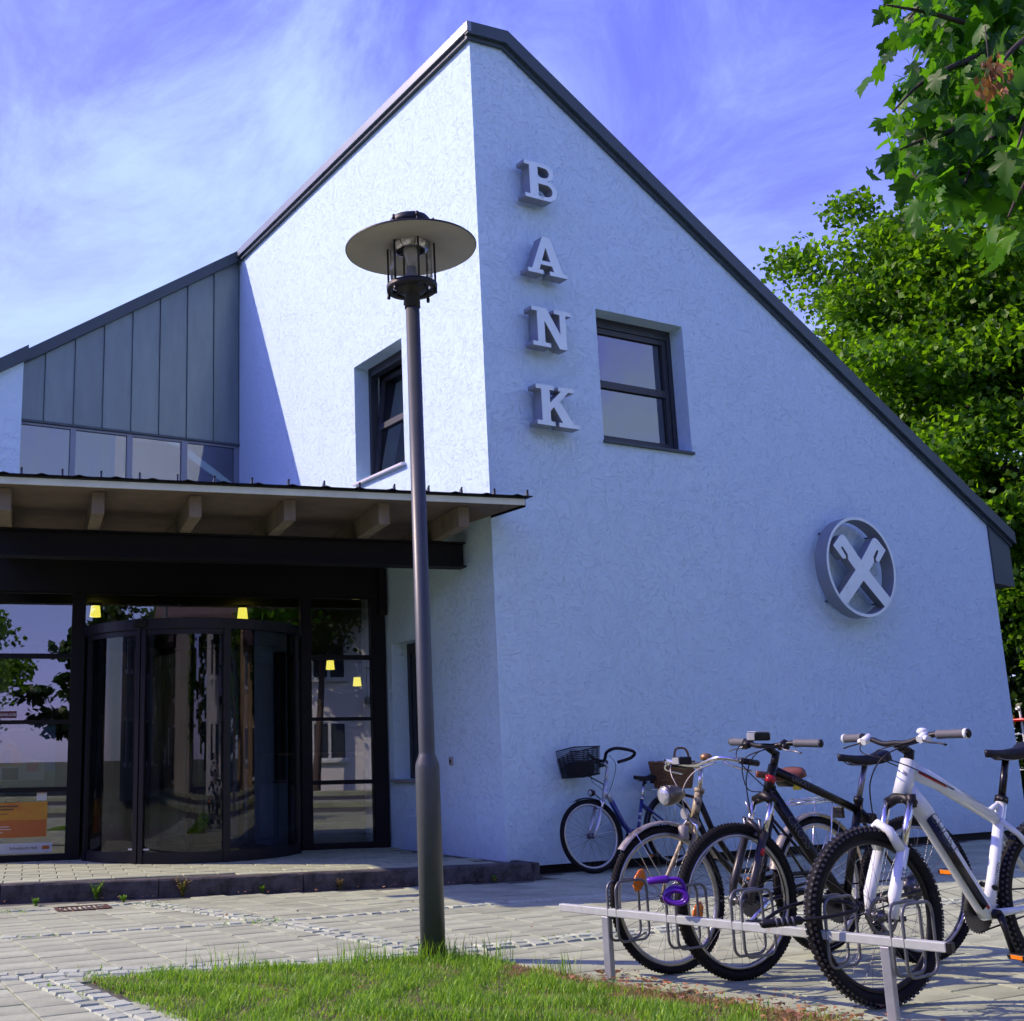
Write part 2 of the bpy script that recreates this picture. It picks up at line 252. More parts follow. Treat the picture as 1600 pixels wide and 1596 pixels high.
# ------------------------------------------------------------------ mesh helpers
def V3(p): return Vector(p)
class MB:
    def __init__(s): s.v = []; s.f = []; s.sm = []
    def add(s, vs, fs, smooth=False):
        k = len(s.v); s.v += [tuple(p) for p in vs]; s.f += [tuple(i + k for i in f) for f in fs]; s.sm += [smooth] * len(fs); return s
    def box(s, c, d, M=None, bev=0):
        x, y, z = d[0] / 2, d[1] / 2, d[2] / 2
        vs = [Vector((a, b, e)) for a in (-x, x) for b in (-y, y) for e in (-z, z)]
        if M is not None: vs = [M @ p for p in vs]
        vs = [p + Vector(c) for p in vs]
        return s.add(vs, [(0, 1, 3, 2), (4, 6, 7, 5), (0, 4, 5, 1), (2, 3, 7, 6), (0, 2, 6, 4), (1, 5, 7, 3)])
    def lo(s, a, b): return s.box([(a[i] + b[i]) / 2 for i in range(3)], [abs(b[i] - a[i]) for i in range(3)])
    def prism(s, poly, ext):
        """poly: 3D points of a planar polygon, ext: extrusion vector"""
        n = len(poly); e = Vector(ext); vs = [Vector(p) for p in poly]; vs = vs + [p + e for p in vs]
        fs = [tuple(range(n))[::-1], tuple(range(n, 2 * n))] + [(i, (i + 1) % n, n + (i + 1) % n, n + i) for i in range(n)]
        return s.add(vs, fs)
    def tube(s, path, r, n=8, caps=True, closed=False, flat=None):
        P_ = [Vector(p) for p in path]; m_ = len(P_); rs = r if isinstance(r, (list, tuple)) else [r] * m_
        ref = None; rings = []
        for i, p in enumerate(P_):
            if closed: t = P_[(i + 1) % m_] - P_[i - 1]
            else: t = P_[min(i + 1, m_ - 1)] - P_[max(i - 1, 0)]
            if t.length < 1e-9: t = Vector((0, 0, 1))
            t.normalize()
            if ref is None:
                a = Vector((0, 0, 1)) if abs(t.z) < .9 else Vector((1, 0, 0)); ref = (a - t * a.dot(t)).normalized()
            else:
                ref = ref - t * ref.dot(t)
                ref = ref.normalized() if ref.length > 1e-6 else t.orthogonal().normalized()
            b = t.cross(ref)
            fx, fy = flat if flat else (1, 1)
            rings.append([p + (ref * math.cos(2 * math.pi * k / n) * fx + b * math.sin(2 * math.pi * k / n) * fy) * rs[i] for k in range(n)])
        vs = [q for ring in rings for q in ring]; fs = []
        for i in range(m_ if closed else m_ - 1):
            j = (i + 1) % m_
            for k in range(n): fs.append((i * n + k, i * n + (k + 1) % n, j * n + (k + 1) % n, j * n + k))
        s.add(vs, fs, True)
        if caps and not closed:
            k0 = len(s.v) - len(vs); s.f += [tuple(k0 + k for k in range(n))[::-1], tuple(k0 + (m_ - 1) * n + k for k in range(n))]; s.sm += [False, False]
        return s
    def lathe(s, prof, c=(0, 0, 0), n=24, axis='z', caps=True, smooth=True, closedp=False):
        vs = []
        for r, h in prof:
            for k in range(n):
                a = 2 * math.pi * k / n
                if axis == 'z': q = (r * math.cos(a), r * math.sin(a), h)
                elif axis == 'y': q = (r * math.cos(a), h, r * math.sin(a))
                else: q = (h, r * math.cos(a), r * math.sin(a))
                vs.append((q[0] + c[0], q[1] + c[1], q[2] + c[2]))
        fs = []; mm = len(prof)
        for i in range(mm if closedp else mm - 1):
            j = (i + 1) % mm
            for k in range(n): fs.append((i * n + k, i * n + (k + 1) % n, j * n + (k + 1) % n, j * n + k))
        k0 = len(s.v); s.add(vs, fs, smooth)
        if caps and not closedp:
            s.f += [tuple(k0 + k for k in range(n))[::-1], tuple(k0 + (mm - 1) * n + k for k in range(n))]; s.sm += [False, False]
        return s
    def xform(s, M, start=0):
        s.v = s.v[:start] + [tuple(M @ Vector(p)) for p in s.v[start:]]; return s
    def mesh(s, name):
        me = bpy.data.meshes.new(name); me.from_pydata(s.v, [], s.f)
        me.polygons.foreach_set('use_smooth', s.sm); me.update(); return me
    def build(s, name, m_, parent=None, bevel=0, bseg=2):
        me = s.mesh(name); me.materials.append(m_)
        bm = bmesh.new(); bm.from_mesh(me); bmesh.ops.recalc_face_normals(bm, faces=bm.faces)
        if bevel: bmesh.ops.bevel(bm, geom=[e for e in bm.edges if len(e.link_faces) == 2 and e.calc_face_angle(0) > .5], offset=bevel, segments=bseg, affect='EDGES', profile=.5)
        bm.to_mesh(me); bm.free()
        return put(name, me, parent)
def put(name, me, parent=None, loc=None, rot=None):
    o = bpy.data.objects.new(name, me); COL.objects.link(o); o.parent = parent
    if loc is not None: o.location = loc
    if rot is not None: o.rotation_euler = rot
    return o
def tag(o, label=None, cat=None, group=None, kind=None):
    for k, v in (('label', label), ('category', cat), ('group', group), ('kind', kind)):
        if v: o[k] = v
    return o
def thing(name, label, cat, loc=(0, 0, 0), rz=0, group=None):
    o = bpy.data.objects.new(name, None); COL.objects.link(o); o.location = loc; o.rotation_euler = (0, 0, rz); o.empty_display_size = .2
    return tag(o, label, cat, group)
def struct(o): o['kind'] = 'structure'; return o
def arc(c, r, a0, a1, n, plane='xz'):
    out_ = []
    for i in range(n + 1):
        a = R(a0 + (a1 - a0) * i / n); u, v = r * math.cos(a), r * math.sin(a)
        out_.append((c[0] + u, c[1] + v) if len(c) == 2 else ((c[0] + u, c[1], c[2] + v) if plane == 'xz' else (c[0] + u, c[1] + v, c[2])))
    return out_
def smoothpath(pts, n=6):
    """Catmull-Rom through the points"""
    P_ = [Vector(p) for p in pts]; out_ = []
    for i in range(len(P_) - 1):
        p0 = P_[max(i - 1, 0)]; p1 = P_[i]; p2 = P_[i + 1]; p3 = P_[min(i + 2, len(P_) - 1)]
        for k in range(n):
            t = k / n; out_.append(.5 * ((2 * p1) + (p2 - p0) * t + (2 * p0 - 5 * p1 + 4 * p2 - p3) * t * t + (3 * p1 - p0 - 3 * p2 + p3) * t ** 3))
    out_.append(P_[-1]); return out_
def shape2d(name, splines, depth, m_, parent=None, bevel=0):
    """filled flat outlines (holes by nesting) extruded to a mesh lying in local xz, front at -y"""
    cu = bpy.data.curves.new(name, 'CURVE'); cu.dimensions = '2D'; cu.fill_mode = 'BOTH'; cu.extrude = depth / 2; cu.bevel_depth = bevel
    for sp in splines:
        q = cu.splines.new('POLY'); q.points.add(len(sp) - 1); q.use_cyclic_u = True
        for i, p in enumerate(sp): q.points[i].co = (p[0], p[1], 0, 1)
    return curve_mesh(name, cu, m_, parent)
def curve_mesh(name, cu, m_, parent):
    tmp = bpy.data.objects.new('tmp', cu); COL.objects.link(tmp)
    dg = bpy.context.evaluated_depsgraph_get(); me = bpy.data.meshes.new_from_object(tmp.evaluated_get(dg))
    bpy.data.objects.remove(tmp); bpy.data.curves.remove(cu)
    me.transform(Matrix.Rotation(R(90), 4, 'X')); me.materials.clear(); me.materials.append(m_); me.name = name
    return put(name, me, parent)
def text(name, body, size, m_, parent=None, depth=.0006, shear=0, align='LEFT', bold=0):
    cu = bpy.data.curves.new(name, 'FONT'); cu.body = body; cu.size = size; cu.extrude = depth; cu.shear = shear; cu.align_x = align; cu.offset = bold; cu.resolution_u = 3
    return curve_mesh(name, cu, m_, parent)
def at(px, py, dist):
    """world point seen at photo pixel (px, py) at a horizontal distance from the camera (used to survey positions)"""
    d = RIGHT * ((px - 540) / FPX) + DOWN * ((py - 798) / FPX) + FWD
    return CAM + d * (dist / math.hypot(d.x, d.y))

# facade frame of the entrance annex (turned 12.9 degrees against the gable)
AF = R(-12.893); U = Vector((math.cos(AF), math.sin(AF), 0)); Wv = Vector((-math.sin(AF), math.cos(AF), 0)); P0 = Vector((0, 2.133, 0))
def F(u, w, z): return P0 + U * u + Wv * w + Vector((0, 0, z))
MF = Matrix.Rotation(AF, 4, 'Z'); MF.translation = P0          # facade local (u,w,z) -> world

# ground height: the paving falls gently towards the step
KERB = [(-10.5, 2.9), (-8.4, 2.2), (-7, 1.75), (-5.65, 1.28), (-4.44, .87), (-3.23, .45), (-2.05, .12), (-.95, -.13), (.1, -.36)]
def gz(x, y):
    d = max(0, min(1, (-.25 - y - .26 * min(x, 0) - 0.0) / 3.4))
    d = d * d * (3 - 2 * d)
    return -.075 + .075 * d
PT = .065     # platform top
# ================================================================== GROUND
def onW(px, py, w):
    """point of the vertical plane at facade depth w on the line of sight of a photo pixel; returns u, z"""
    d = RIGHT * ((px - 540) / FPX) + DOWN * ((py - 798) / FPX) + FWD
    n = Wv; t = (F(0, w, 0) - CAM).dot(n) / d.dot(n); q = CAM + d * t
    return (q - P0).dot(U), q.z
g = MB(); g.add([(-1500, -1500, -.16), (1500, -1500, -.16), (1500, 1500, -.16), (-1500, 1500, -.16)], [(0, 1, 2, 3)])
struct(g.build('ground', M_LAND))
# sand bed under the paving, follows the fall of the plaza
nx, ny = 60, 48; X0, X1, Y0, Y1 = -9.0, 11.0, -9.5, 3.4
vs = []; fs = []
for j in range(ny + 1):
    for i in range(nx + 1):
        x = X0 + (X1 - X0) * i / nx; y = Y0 + (Y1 - Y0) * j / ny; vs.append((x, y, gz(x, y) - .011))
for j in range(ny):
    for i in range(nx): a = j * (nx + 1) + i; fs.append((a, a + 1, a + nx + 2, a + nx + 1))
plaza = struct(MB().add(vs, fs, True).build('paved_plaza', M_BED))

LAWN = [(-4.86, -3.30), (-4.0, -3.52), (-3.45, -3.69), (-3.05, -3.67), (-2.88, -4.40), (-2.86, -4.80), (-2.76, -5.20), (-2.63, -5.65), (-2.55, -6.2), (-2.5, -7), (-2.6, -9.4), (-4.55, -9.4), (-4.66, -6), (-4.76, -4.4), (-4.83, -3.6)]
def inpoly(x, y, poly):
    c = False; n = len(poly)
    for i in range(n):
        x1, y1 = poly[i]; x2, y2 = poly[i - 1]
        if (y1 > y) != (y2 > y) and x < (x2 - x1) * (y - y1) / (y2 - y1) + x1: c = not c
    return c
def pldist(x, y, pl):
    b = 9
    for (x1, y1), (x2, y2) in zip(pl[:-1], pl[1:]):
        dx, dy = x2 - x1, y2 - y1; t = max(0, min(1, ((x - x1) * dx + (y - y1) * dy) / (dx * dx + dy * dy)))
        b = min(b, math.hypot(x - x1 - t * dx, y - y1 - t * dy))
    return b
lawnv = [(x, y, gz(x, y) + .004) for x, y in LAWN]
lawn = struct(MB().add(lawnv, [tuple(range(len(lawnv)))]).build('lawn', M_EARTH))

# setts: polylines with a number of rows
SETT = [([(-7.5, -1.40), (-4.9, -1.58), (-3.2, -1.86), (-.8, -1.93), (2.5, -2.15)], 1),
        ([(-3.50, .12), (-3.36, -.8), (-3.26, -1.75), (-3.2, -2.5), (-3.06, -3.45)], 2),
        ([(-7.5, -2.65), (-5.2, -2.98), (-4.72, -3.13), (-3.5, -3.55), (-2.9, -3.58), (-1.7, -3.63), (1.2, -3.85)], 2),
        ([(-5.06, -3.05), (-4.93, -4.4), (-4.86, -6), (-4.75, -8.5)], 2),
        ([(-7.5, .85), (-4.56, .18), (-4.05, .02), (-3.45, .12)], 1)]
BW = .105
sbase = []
for k in range(4):      # four worn cobble meshes
    b = MB(); w, d_, h = .096, .092, .05; jig = lambda s: random.uniform(-s, s)
    bot = [(-w / 2, -d_ / 2, -h), (w / 2, -d_ / 2, -h), (w / 2, d_ / 2, -h), (-w / 2, d_ / 2, -h)]
    mid = [(x * 1.0 + jig(.005), y + jig(.005), -.010) for x, y, _ in bot]
    top = [(x * .88 + jig(.005), y * .88 + jig(.005), .001 + jig(.002)) for x, y, _ in bot]
    b.add(bot + mid + top, [(8, 9, 10, 11)] + [(i, (i + 1) % 4, 4 + (i + 1) % 4, 4 + i) for i in range(4)] + [(4 + i, 4 + (i + 1) % 4, 8 + (i + 1) % 4, 8 + i) for i in range(4)])
    me = b.mesh('sett'); me.materials.append(M_SETT); sbase.append(me)
cnt = 0
for pl, rows in SETT:
    for r_ in range(rows):
        off = (r_ - (rows - 1) / 2) * BW
        carry = random.uniform(0, .05)
        for (x1, y1), (x2, y2) in zip(pl[:-1], pl[1:]):
            ln = math.hypot(x2 - x1, y2 - y1); ux, uy = (x2 - x1) / ln, (y2 - y1) / ln; t = carry
            while t < ln:
                x = x1 + ux * t - uy * off; y = y1 + uy * t + ux * off
                if -6.3 < x < 2.2 and y > -6.6:
                    o = put('sett', random.choice(sbase), plaza, (x, y, gz(x, y) + random.uniform(.005, .010)), (random.uniform(-.035, .035), random.uniform(-.035, .035), math.atan2(uy, ux) + random.uniform(-.09, .09)))
                    o.scale = (random.uniform(.85, 1.12), random.uniform(.88, 1.05), 1)
                t += .106 + random.uniform(-.004, .012)
            carry = t - ln

# concrete slabs
def slabmesh(w, d_, h, ch=.0035):
    b = MB(); x, y = w / 2, d_ / 2
    lo_ = [(-x, -y, -h), (x, -y, -h), (x, y, -h), (-x, y, -h)]; mi = [(p[0], p[1], -ch * .7) for p in lo_]; to = [(p[0] - math.copysign(ch, p[0]), p[1] - math.copysign(ch, p[1]), 0) for p in lo_]
    b.add(lo_ + mi + to, [(8, 9, 10, 11)] + [(i, (i + 1) % 4, 4 + (i + 1) % 4, 4 + i) for i in range(4)] + [(4 + i, 4 + (i + 1) % 4, 8 + (i + 1) % 4, 8 + i) for i in range(4)])
    return b
SW, SD = .30, .20
sm0 = slabmesh(SW - .007, SD - .007, .04).mesh('slab'); sm0.materials.append(M_SLAB)
ca, sa = math.cos(R(-2)), math.sin(R(-2))
cells = []
for i in range(-45, 55):
    for j in range(-50, 40):
        p = i * SW; q = j * SD + (SD / 2 if i % 2 else 0) + .02 * math.sin(i * 12.9)
        x = -3.25 + p * ca - q * sa; y = -1.75 + p * sa + q * ca
        if x < -7.4 or x > 8.5 or y < -7.4 or y > 2.4: continue
        ky = np.interp(x, [k[0] for k in KERB], [k[1] for k in KERB]) if x < .1 else (-.03 if x > .22 else -.4)
        if y > ky - (.20 if x < .25 else .14): continue
        if inpoly(x, y, LAWN) or pldist(x, y, LAWN + LAWN[:1]) < .02 and y < -3.2 and x < -2.4: continue
        v = Vector((x, y, 0)) - CAM; dz = v.dot(FWD)
        if dz < .5: continue
        sx = 540 + FPX * v.dot(RIGHT) / dz; sy = 798 + FPX * v.dot(DOWN) / dz
        vis = -60 < sx < 1660 and sy < 1640
        cells.append((dz if vis else dz + 100, x, y, random.uniform(-.0018, .0018), random.uniform(-.005, .005), random.uniform(-.005, .005)))
cells.sort()
rest = MB(); tmpl = slabmesh(SW - .007, SD - .007, .04)
for k, (dz, x, y, jz, tx, ty) in enumerate(cells):
    e = .06; sx_ = (gz(x + e, y) - gz(x - e, y)) / (2 * e); sy_ = (gz(x, y + e) - gz(x, y - e)) / (2 * e)
    rot = (math.atan(sy_) + tx, -math.atan(sx_) + ty, R(-2) + random.uniform(-.008, .008))
    if k < 300: put('slab', sm0, plaza, (x, y, gz(x, y) + jz), rot)
    else:
        from mathutils import Euler
        M = Matrix.Translation((x, y, gz(x, y) + jz)) @ Euler(rot).to_matrix().to_4x4()
        rest.add([M @ Vector(p) for p in tmpl.v], tmpl.f)
o = rest.build('slab_field', M_SLAB, plaza); o['kind'] = 'stuff'

# raised platform before the door: body, kerb stones, small slabs
plat = [(x, y + .12, 0) for x, y in KERB]
body = [(p[0], p[1], -.12) for p in plat] + [(.09, -.02, -.12), (-.0035, -.02, -.12), (-.0035, 3.5, -.12), (-10.5, 6.0, -.12)]
platform = struct(MB().prism(body, (0, 0, .12 + PT - .012)).build('entrance_platform', M_BED))
for (x1, y1), (x2, y2) in zip(KERB[:-1], KERB[1:]):
    ln = math.hypot(x2 - x1, y2 - y1); a = math.atan2(y2 - y1, x2 - x1)
    b = MB(); n = 8; jig = lambda s: random.uniform(-s, s)
    rows_ = []
    for i in range(n + 1):
        t = -ln / 2 + .004 + (ln - .008) * i / n
        rows_.append([(t, -.005 + jig(.004), -.20), (t, -.004 + jig(.006), -.07), (t, .004 + jig(.004), -.012 + jig(.003)), (t, .016 + jig(.003), jig(.0025)), (t, .14, jig(.002)), (t, .14, -.20)])
    vs = [p for r_ in rows_ for p in r_]; fs = [(i * 6 + k, i * 6 + k + 1, i * 6 + k + 7, i * 6 + k + 6) for i in range(n) for k in range(5)] + [(0, 1, 2, 3, 4, 5), tuple(n * 6 + k for k in range(6))]
    b.add(vs, fs); o = b.build('kerb_stone', M_KERB, platform); o.location = ((x1 + x2) / 2, (y1 + y2) / 2, PT); o.rotation_euler = (0, 0, a)
b = MB().lo((.03, -.36, -.14), (.11, -.01, PT + .001)); o = b.build('kerb_stone', M_KERB, platform, bevel=.008)
sm1 = slabmesh(.292, .192, .03, .005).mesh('slab'); sm1.materials.append(M_SLAB)
for i in range(-24, 3):
    for j in range(-20, 2):
        u = i * .30 + (.15 if j % 2 else 0) - .13; w = j * .20 - .16
        q = F(u, w, 0)
        if q.x > -.16 and q.y > -.17 or q.x > -.05: continue
        ky = np.interp(q.x, [k[0] for k in KERB], [k[1] for k in KERB])
        if q.y < ky + .245 or q.x < -6.2: continue
        put('slab', sm1, platform, (q.x, q.y, PT + random.uniform(-.002, .002)), (random.uniform(-.006, .006), random.uniform(-.006, .006), AF))
# drain grate in the gutter
dg_ = thing('drain_grate', 'rusty slotted iron drain grate in the paving by the step', 'drain', (-4.0, -.02, gz(-4, 0) + .004), R(-6))
MRUST = mat('rusty_iron', (.10, .055, .035), .8, .3, var=.3, vscale=30)
b = MB()
for x in (-.19, .19): b.lo((x - .015, -.12, -.02), (x + .015, .12, .008))
for y in (-.12, .12): b.lo((-.174, y - .012, -.02), (.174, y + .012, .0075))
b.build('grate_frame', MRUST, dg_)
for i in range(9): MB().box((-.155 + i * .0388, 0, -.004), (.014, .212, .018)).build('bar', MRUST, dg_)

# ================================================================== BUILDING
bank = thing('bank_building', 'pale blue plastered bank with steep offset gable roof and glazed entrance', 'building')
xR = 7.97; mR = .631; mL = .665
def zt(x): return 8.68 if x <= .43 else 8.68 - mR * (x - .43)
YM = 6.43; YL = 6.25
# gable wall with window opening
b = MB(); GW = (1.52, 2.79, 4.31, 5.80)
xs = [0, .43, GW[0], GW[1], xR]
for x0, x1 in zip(xs[:-1], xs[1:]):
    spans = [(0, None)] if x0 != GW[0] else [(0, GW[2]), (GW[3], None)]
    for lo_, hi_ in spans:
        b.add([(x0, 0, lo_), (x1, 0, lo_), (x1, 0, zt(x1) if hi_ is None else hi_), (x0, 0, zt(x0) if hi_ is None else hi_)], [(0, 1, 2, 3)])
def reveal(b, c, dvec):
    c = [Vector(p) for p in c]; d_ = Vector(dvec)
    for i in range(4): b.add([c[i], c[(i + 1) % 4], c[(i + 1) % 4] + d_, c[i] + d_], [(0, 1, 2, 3)])
reveal(b, [(GW[0], 0, GW[2]), (GW[1], 0, GW[2]), (GW[1], 0, GW[3]), (GW[0], 0, GW[3])], (0, .36, 0))
b.add([(xR, 0, 0), (xR, 14, 0), (xR, 14, zt(xR)), (xR, 0, zt(xR))], [(0, 1, 2, 3)])
b.add([(0, 0, 0), (xR, 0, 0), (xR, .3, 0), (0, .3, 0)], [(0, 1, 2, 3)])
gw = b.build('gable_wall', M_WALL, bank)
# recessed dark plinth under the plaster
MB().lo((.02, .06, -.16), (xR - .03, .28, -.004)).build('plinth', M_BLACK, bank)
# side wall, sunlit
b = MB(); H1 = (1.61, 2.76, 4.28, 5.765); H2 = (1.28, 2.02, .79, 2.27)
H3 = (2.32, YM, 0, 2.90); ys = [0, H2[0], H1[0], H2[1], H3[0], H1[1], YM]
for y0, y1 in zip(ys[:-1], ys[1:]):
    sp = [0]; ym = (y0 + y1) / 2
    holes = [h for h in (H3, H2, H1) if h[0] < ym < h[1]]
    for h in holes: sp += [h[2], h[3]]
    sp.append(8.68)
    for i in range(0, len(sp), 2):
        if sp[i + 1] - sp[i] < .01: continue
        b.add([(0, y0, sp[i]), (0, y1, sp[i]), (0, y1, sp[i + 1]), (0, y0, sp[i + 1])], [(0, 1, 2, 3)])
for h in (H1, H2): reveal(b, [(0, h[0], h[2]), (0, h[1], h[2]), (0, h[1], h[3]), (0, h[0], h[3])], (.36, 0, 0))
b.build('side_wall', M_WALL, bank)
# left front wall + hidden walls
b = MB(); b.add([(-7.4, YL, 0), (-3.3, YL, 0), (-3.3, YL, 8.72 - mL * 3.3), (-7.4, YL, 8.72 - mL * 7.4)], [(0, 1, 2, 3)])
b.add([(-3.3, YL, 3.2), (-3.3, YM + .05, 3.2), (-3.3, YM + .05, 8.72 - mL * 3.3), (-3.3, YL, 8.72 - mL * 3.3)], [(0, 1, 2, 3)])
b.add([(-7.4, YL, 0), (-7.4, 14, 0), (-7.4, 14, 3.8), (-7.4, YL, 3.8)], [(0, 1, 2, 3)])
b.add([(-7.4, 14, 0), (xR, 14, 0), (xR, 14, 3.9), (0, 14, 8.7), (-7.4, 14, 3.8)], [(0, 1, 2, 3, 4)])
b.build('left_wall', M_WALL, bank)
# zinc panels
seams = [-3.298, -2.954, -2.536, -2.117, -1.696, -1.275, -.847, -.421, -.004]
ZP = 5.70
for x0, x1 in zip(seams[:-1], seams[1:]):
    y = YM - .012
    b = MB().prism([(x0 + .012, y, ZP), (x1 - .012, y, ZP), (x1 - .012, y, 8.70 + mL * x1), (x0 + .012, y, 8.70 + mL * x0)], (0, .02, 0)).build('metal_panel', M_ZINC, bank)
    if x1 < -.1: MB().prism([(x1 - .009, YM - .040, ZP), (x1 + .004, YM - .040, ZP), (x1 + .004, YM - .040, 8.69 + mL * x1), (x1 - .009, YM - .040, 8.69 + mL * x1)], (0, .05, 0)).build('standing_seam', M_ZINC, bank)
b = MB().add([(-3.3, YM + .03, ZP), (0, YM + .03, ZP), (0, YM + .03, 8.75), (-3.3, YM + .03, 8.75 - mL * 3.3)], [(0, 1, 2, 3)])
b.build('panel_backing', M_BLACK, bank)
MB().lo((-3.3, YM - .03, ZP - .035), (-.003, YM + .03, ZP - .002)).build('drip_rail', M_FASC, bank)
# ribbon window under the panels
rib = MB()
for x0, x1 in ((-2.571, -2.494), (-1.747, -1.664), (-.92, -.831), (-.08, -.004), (-3.30, -3.285)): rib.lo((x0, YM, 3.5), (x1, YM + .07, ZP - .07))
rib.lo((-3.3, YM + .003, ZP - .07), (-.004, YM + .068, ZP - .036))
MRF = mat('grey_window_frame', (.20, .235, .28), .4, .2)
win = rib.build('ribbon_window', MRF, bank)
for x0, x1 in ((-3.285, -2.571), (-2.494, -1.747), (-1.664, -.92), (-.831, -.08)): MB().lo((x0 + .002, YM + .03, 3.5), (x1 - .002, YM + .036, ZP - .072)).build('pane', M_UGLASS, win)
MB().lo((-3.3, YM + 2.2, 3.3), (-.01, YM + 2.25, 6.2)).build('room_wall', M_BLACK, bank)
# roof planes
b = MB(); T = .17
b.prism([(-.05, -.03, 8.70), (.45, -.03, 8.70), (8.42, -.03, 8.70 - mR * 7.97), (8.42, -.03, 8.70 - mR * 7.97 + .13), (.46, -.03, 8.835), (-.05, -.03, 8.80)], (0, 14.1, 0))
b.build('roof_slope', M_ROOF, bank)
b = MB(); b.prism([(-.052, YM + .02, 8.66), (-7.8, YM + .02, 8.66 - mL * 7.75), (-7.8, YM + .02, 8.80 - mL * 7.75), (-.052, YM + .02, 8.80)], (0, 7.6, 0))
b.prism([(-3.28, YL + .02, 8.70 - mL * 3.28), (-7.8, YL + .02, 8.70 - mL * 7.8), (-7.8, YL + .02, 8.83 - mL * 7.8), (-3.28, YL + .02, 8.83 - mL * 3.28)], (0, .2, 0))
b.build('roof_slope', M_ROOF, bank)
# verge fascias
def verge(poly, y0, d_): return MB().prism([(x, y0, z) for x, z in poly], (0, d_, 0)).build('fascia', M_FASC, bank)
verge([(-.075, 8.665), (.43, 8.690), (8.43, 8.690 - mR * 8.0), (8.43, 8.85 - mR * 8.0), (.465, 8.845), (-.085, 8.805)], -.085, .06)
verge([(-.06, 8.625), (.415, 8.645), (8.40, 8.645 - mR * 7.985), (8.40, 8.70 - mR * 7.985), (.42, 8.70), (-.06, 8.68)], -.04, .035)
verge([(-.054, 8.63), (-3.30, 8.63 - mL * 3.246), (-3.30, 8.81 - mL * 3.246), (-.054, 8.81)], YM - .10, .1)
verge([(-3.26, 8.66 - mL * 3.26), (-7.85, 8.66 - mL * 7.85), (-7.85, 8.86 - mL * 7.85), (-3.26, 8.86 - mL * 3.26)], YL - .10, .1)
MB().prism([(-.085, -.086, 8.690), (-.085, -.086, 8.800), (-.072, -.086, 8.807), (-.03, -.086, 8.807), (-.03, -.086, 8.690)], (0, YM + .08, 0)).build('ridge_trim', M_ALU, bank)
MB().lo((-.05, -.03, 8.635), (-.002, YM - .10, 8.688)).build('shadow_gap', M_FASC, bank)
# boxed eave at the right
ez = lambda x: 8.645 - mR * (x - .415)
MB().prism([(xR + .003, -.02, 3.10), (8.37, -.02, 3.07), (8.37, -.02, ez(8.37)), (xR + .003, -.02, ez(xR))], (0, 13.9, 0)).build('boxed_eave', M_FASC, bank)

def window(rect, place, sill, tilt=0, label=None):
    """casement of local size rect (width, height); place: matrix local(x right, y in, z up)->world"""
    w, h = rect; fr = MB(); t = .062
    fr.lo((0, .20, 0), (t, .30, h)); fr.lo((w - t, .20, 0), (w, .30, h)); fr.lo((t, .201, h - .11), (w - t, .299, h)); fr.lo((t, .201, 0), (w - t, .299, t))
    fr.xform(place); win = fr.build('window', M_FRAME, bank)
    T_ = place @ Matrix.Translation((0, .25, t)) @ Matrix.Rotation(-tilt, 4, 'X') @ Matrix.Translation((0, -.25, -t))
    sa_ = MB(); a, c = t + .004, .06; zt_ = h - .114
    sa_.lo((a, .215, t + .004), (a + c, .285, zt_)); sa_.lo((w - a - c, .215, t + .004), (w - a, .285, zt_)); sa_.lo((a + c, .216, zt_ - c), (w - a - c, .284, zt_)); sa_.lo((a + c, .216, t + .004), (w - a - c, .284, t + .004 + c))
    zm = t + (zt_ - t) * .50; sa_.lo((a + c, .212, zm - .04), (w - a - c, .288, zm + .04)); sa_.xform(T_)
    sa_.build('sash', M_FRAME, win)
    for z0, z1 in ((t + .004 + c, zm - .04), (zm + .04, zt_ - c)): MB().lo((a + c, .246, z0), (w - a - c, .252, z1)).xform(T_).build('pane', M_UGLASS, win)
    MB().lo((-.012, -sill[1], -.035), (w + .012, .21, -.004)).xform(place).build('sill', sill[0], win, bevel=.004)
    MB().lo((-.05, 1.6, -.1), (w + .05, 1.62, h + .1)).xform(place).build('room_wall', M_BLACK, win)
    return win
window((GW[1] - GW[0], GW[3] - GW[2]), Matrix.Translation((GW[0], 0, GW[2])), (M_FASC, .035))
MS = Matrix(((0, 1, 0, 0), (-1, 0, 0, 0), (0, 0, 1, 0), (0, 0, 0, 1)))
MWSILL = mat('white_sill', (.74, .75, .76), .35, .1)
window((H1[1] - H1[0], H1[3] - H1[2]), Matrix.Translation((0, H1[1], H1[2])) @ MS, (MWSILL, .055), tilt=R(6))
window((H2[1] - H2[0], H2[3] - H2[2]), Matrix.Translation((0, H2[1], H2[2])) @ MS, (mat('grey_sill', (.32, .32, .31), .5, .2), .06))
# small wall socket plate by the entrance
sk = MB().box((-.008, .87, .975), (.018, .062, .085)).build('socket_plate', mat('plate_grey', (.36, .35, .31), .6), bank, bevel=.003)
MB().box((-.019, .87, .975), (.006, .022, .035)).build('key_switch', M_BLACK, sk)

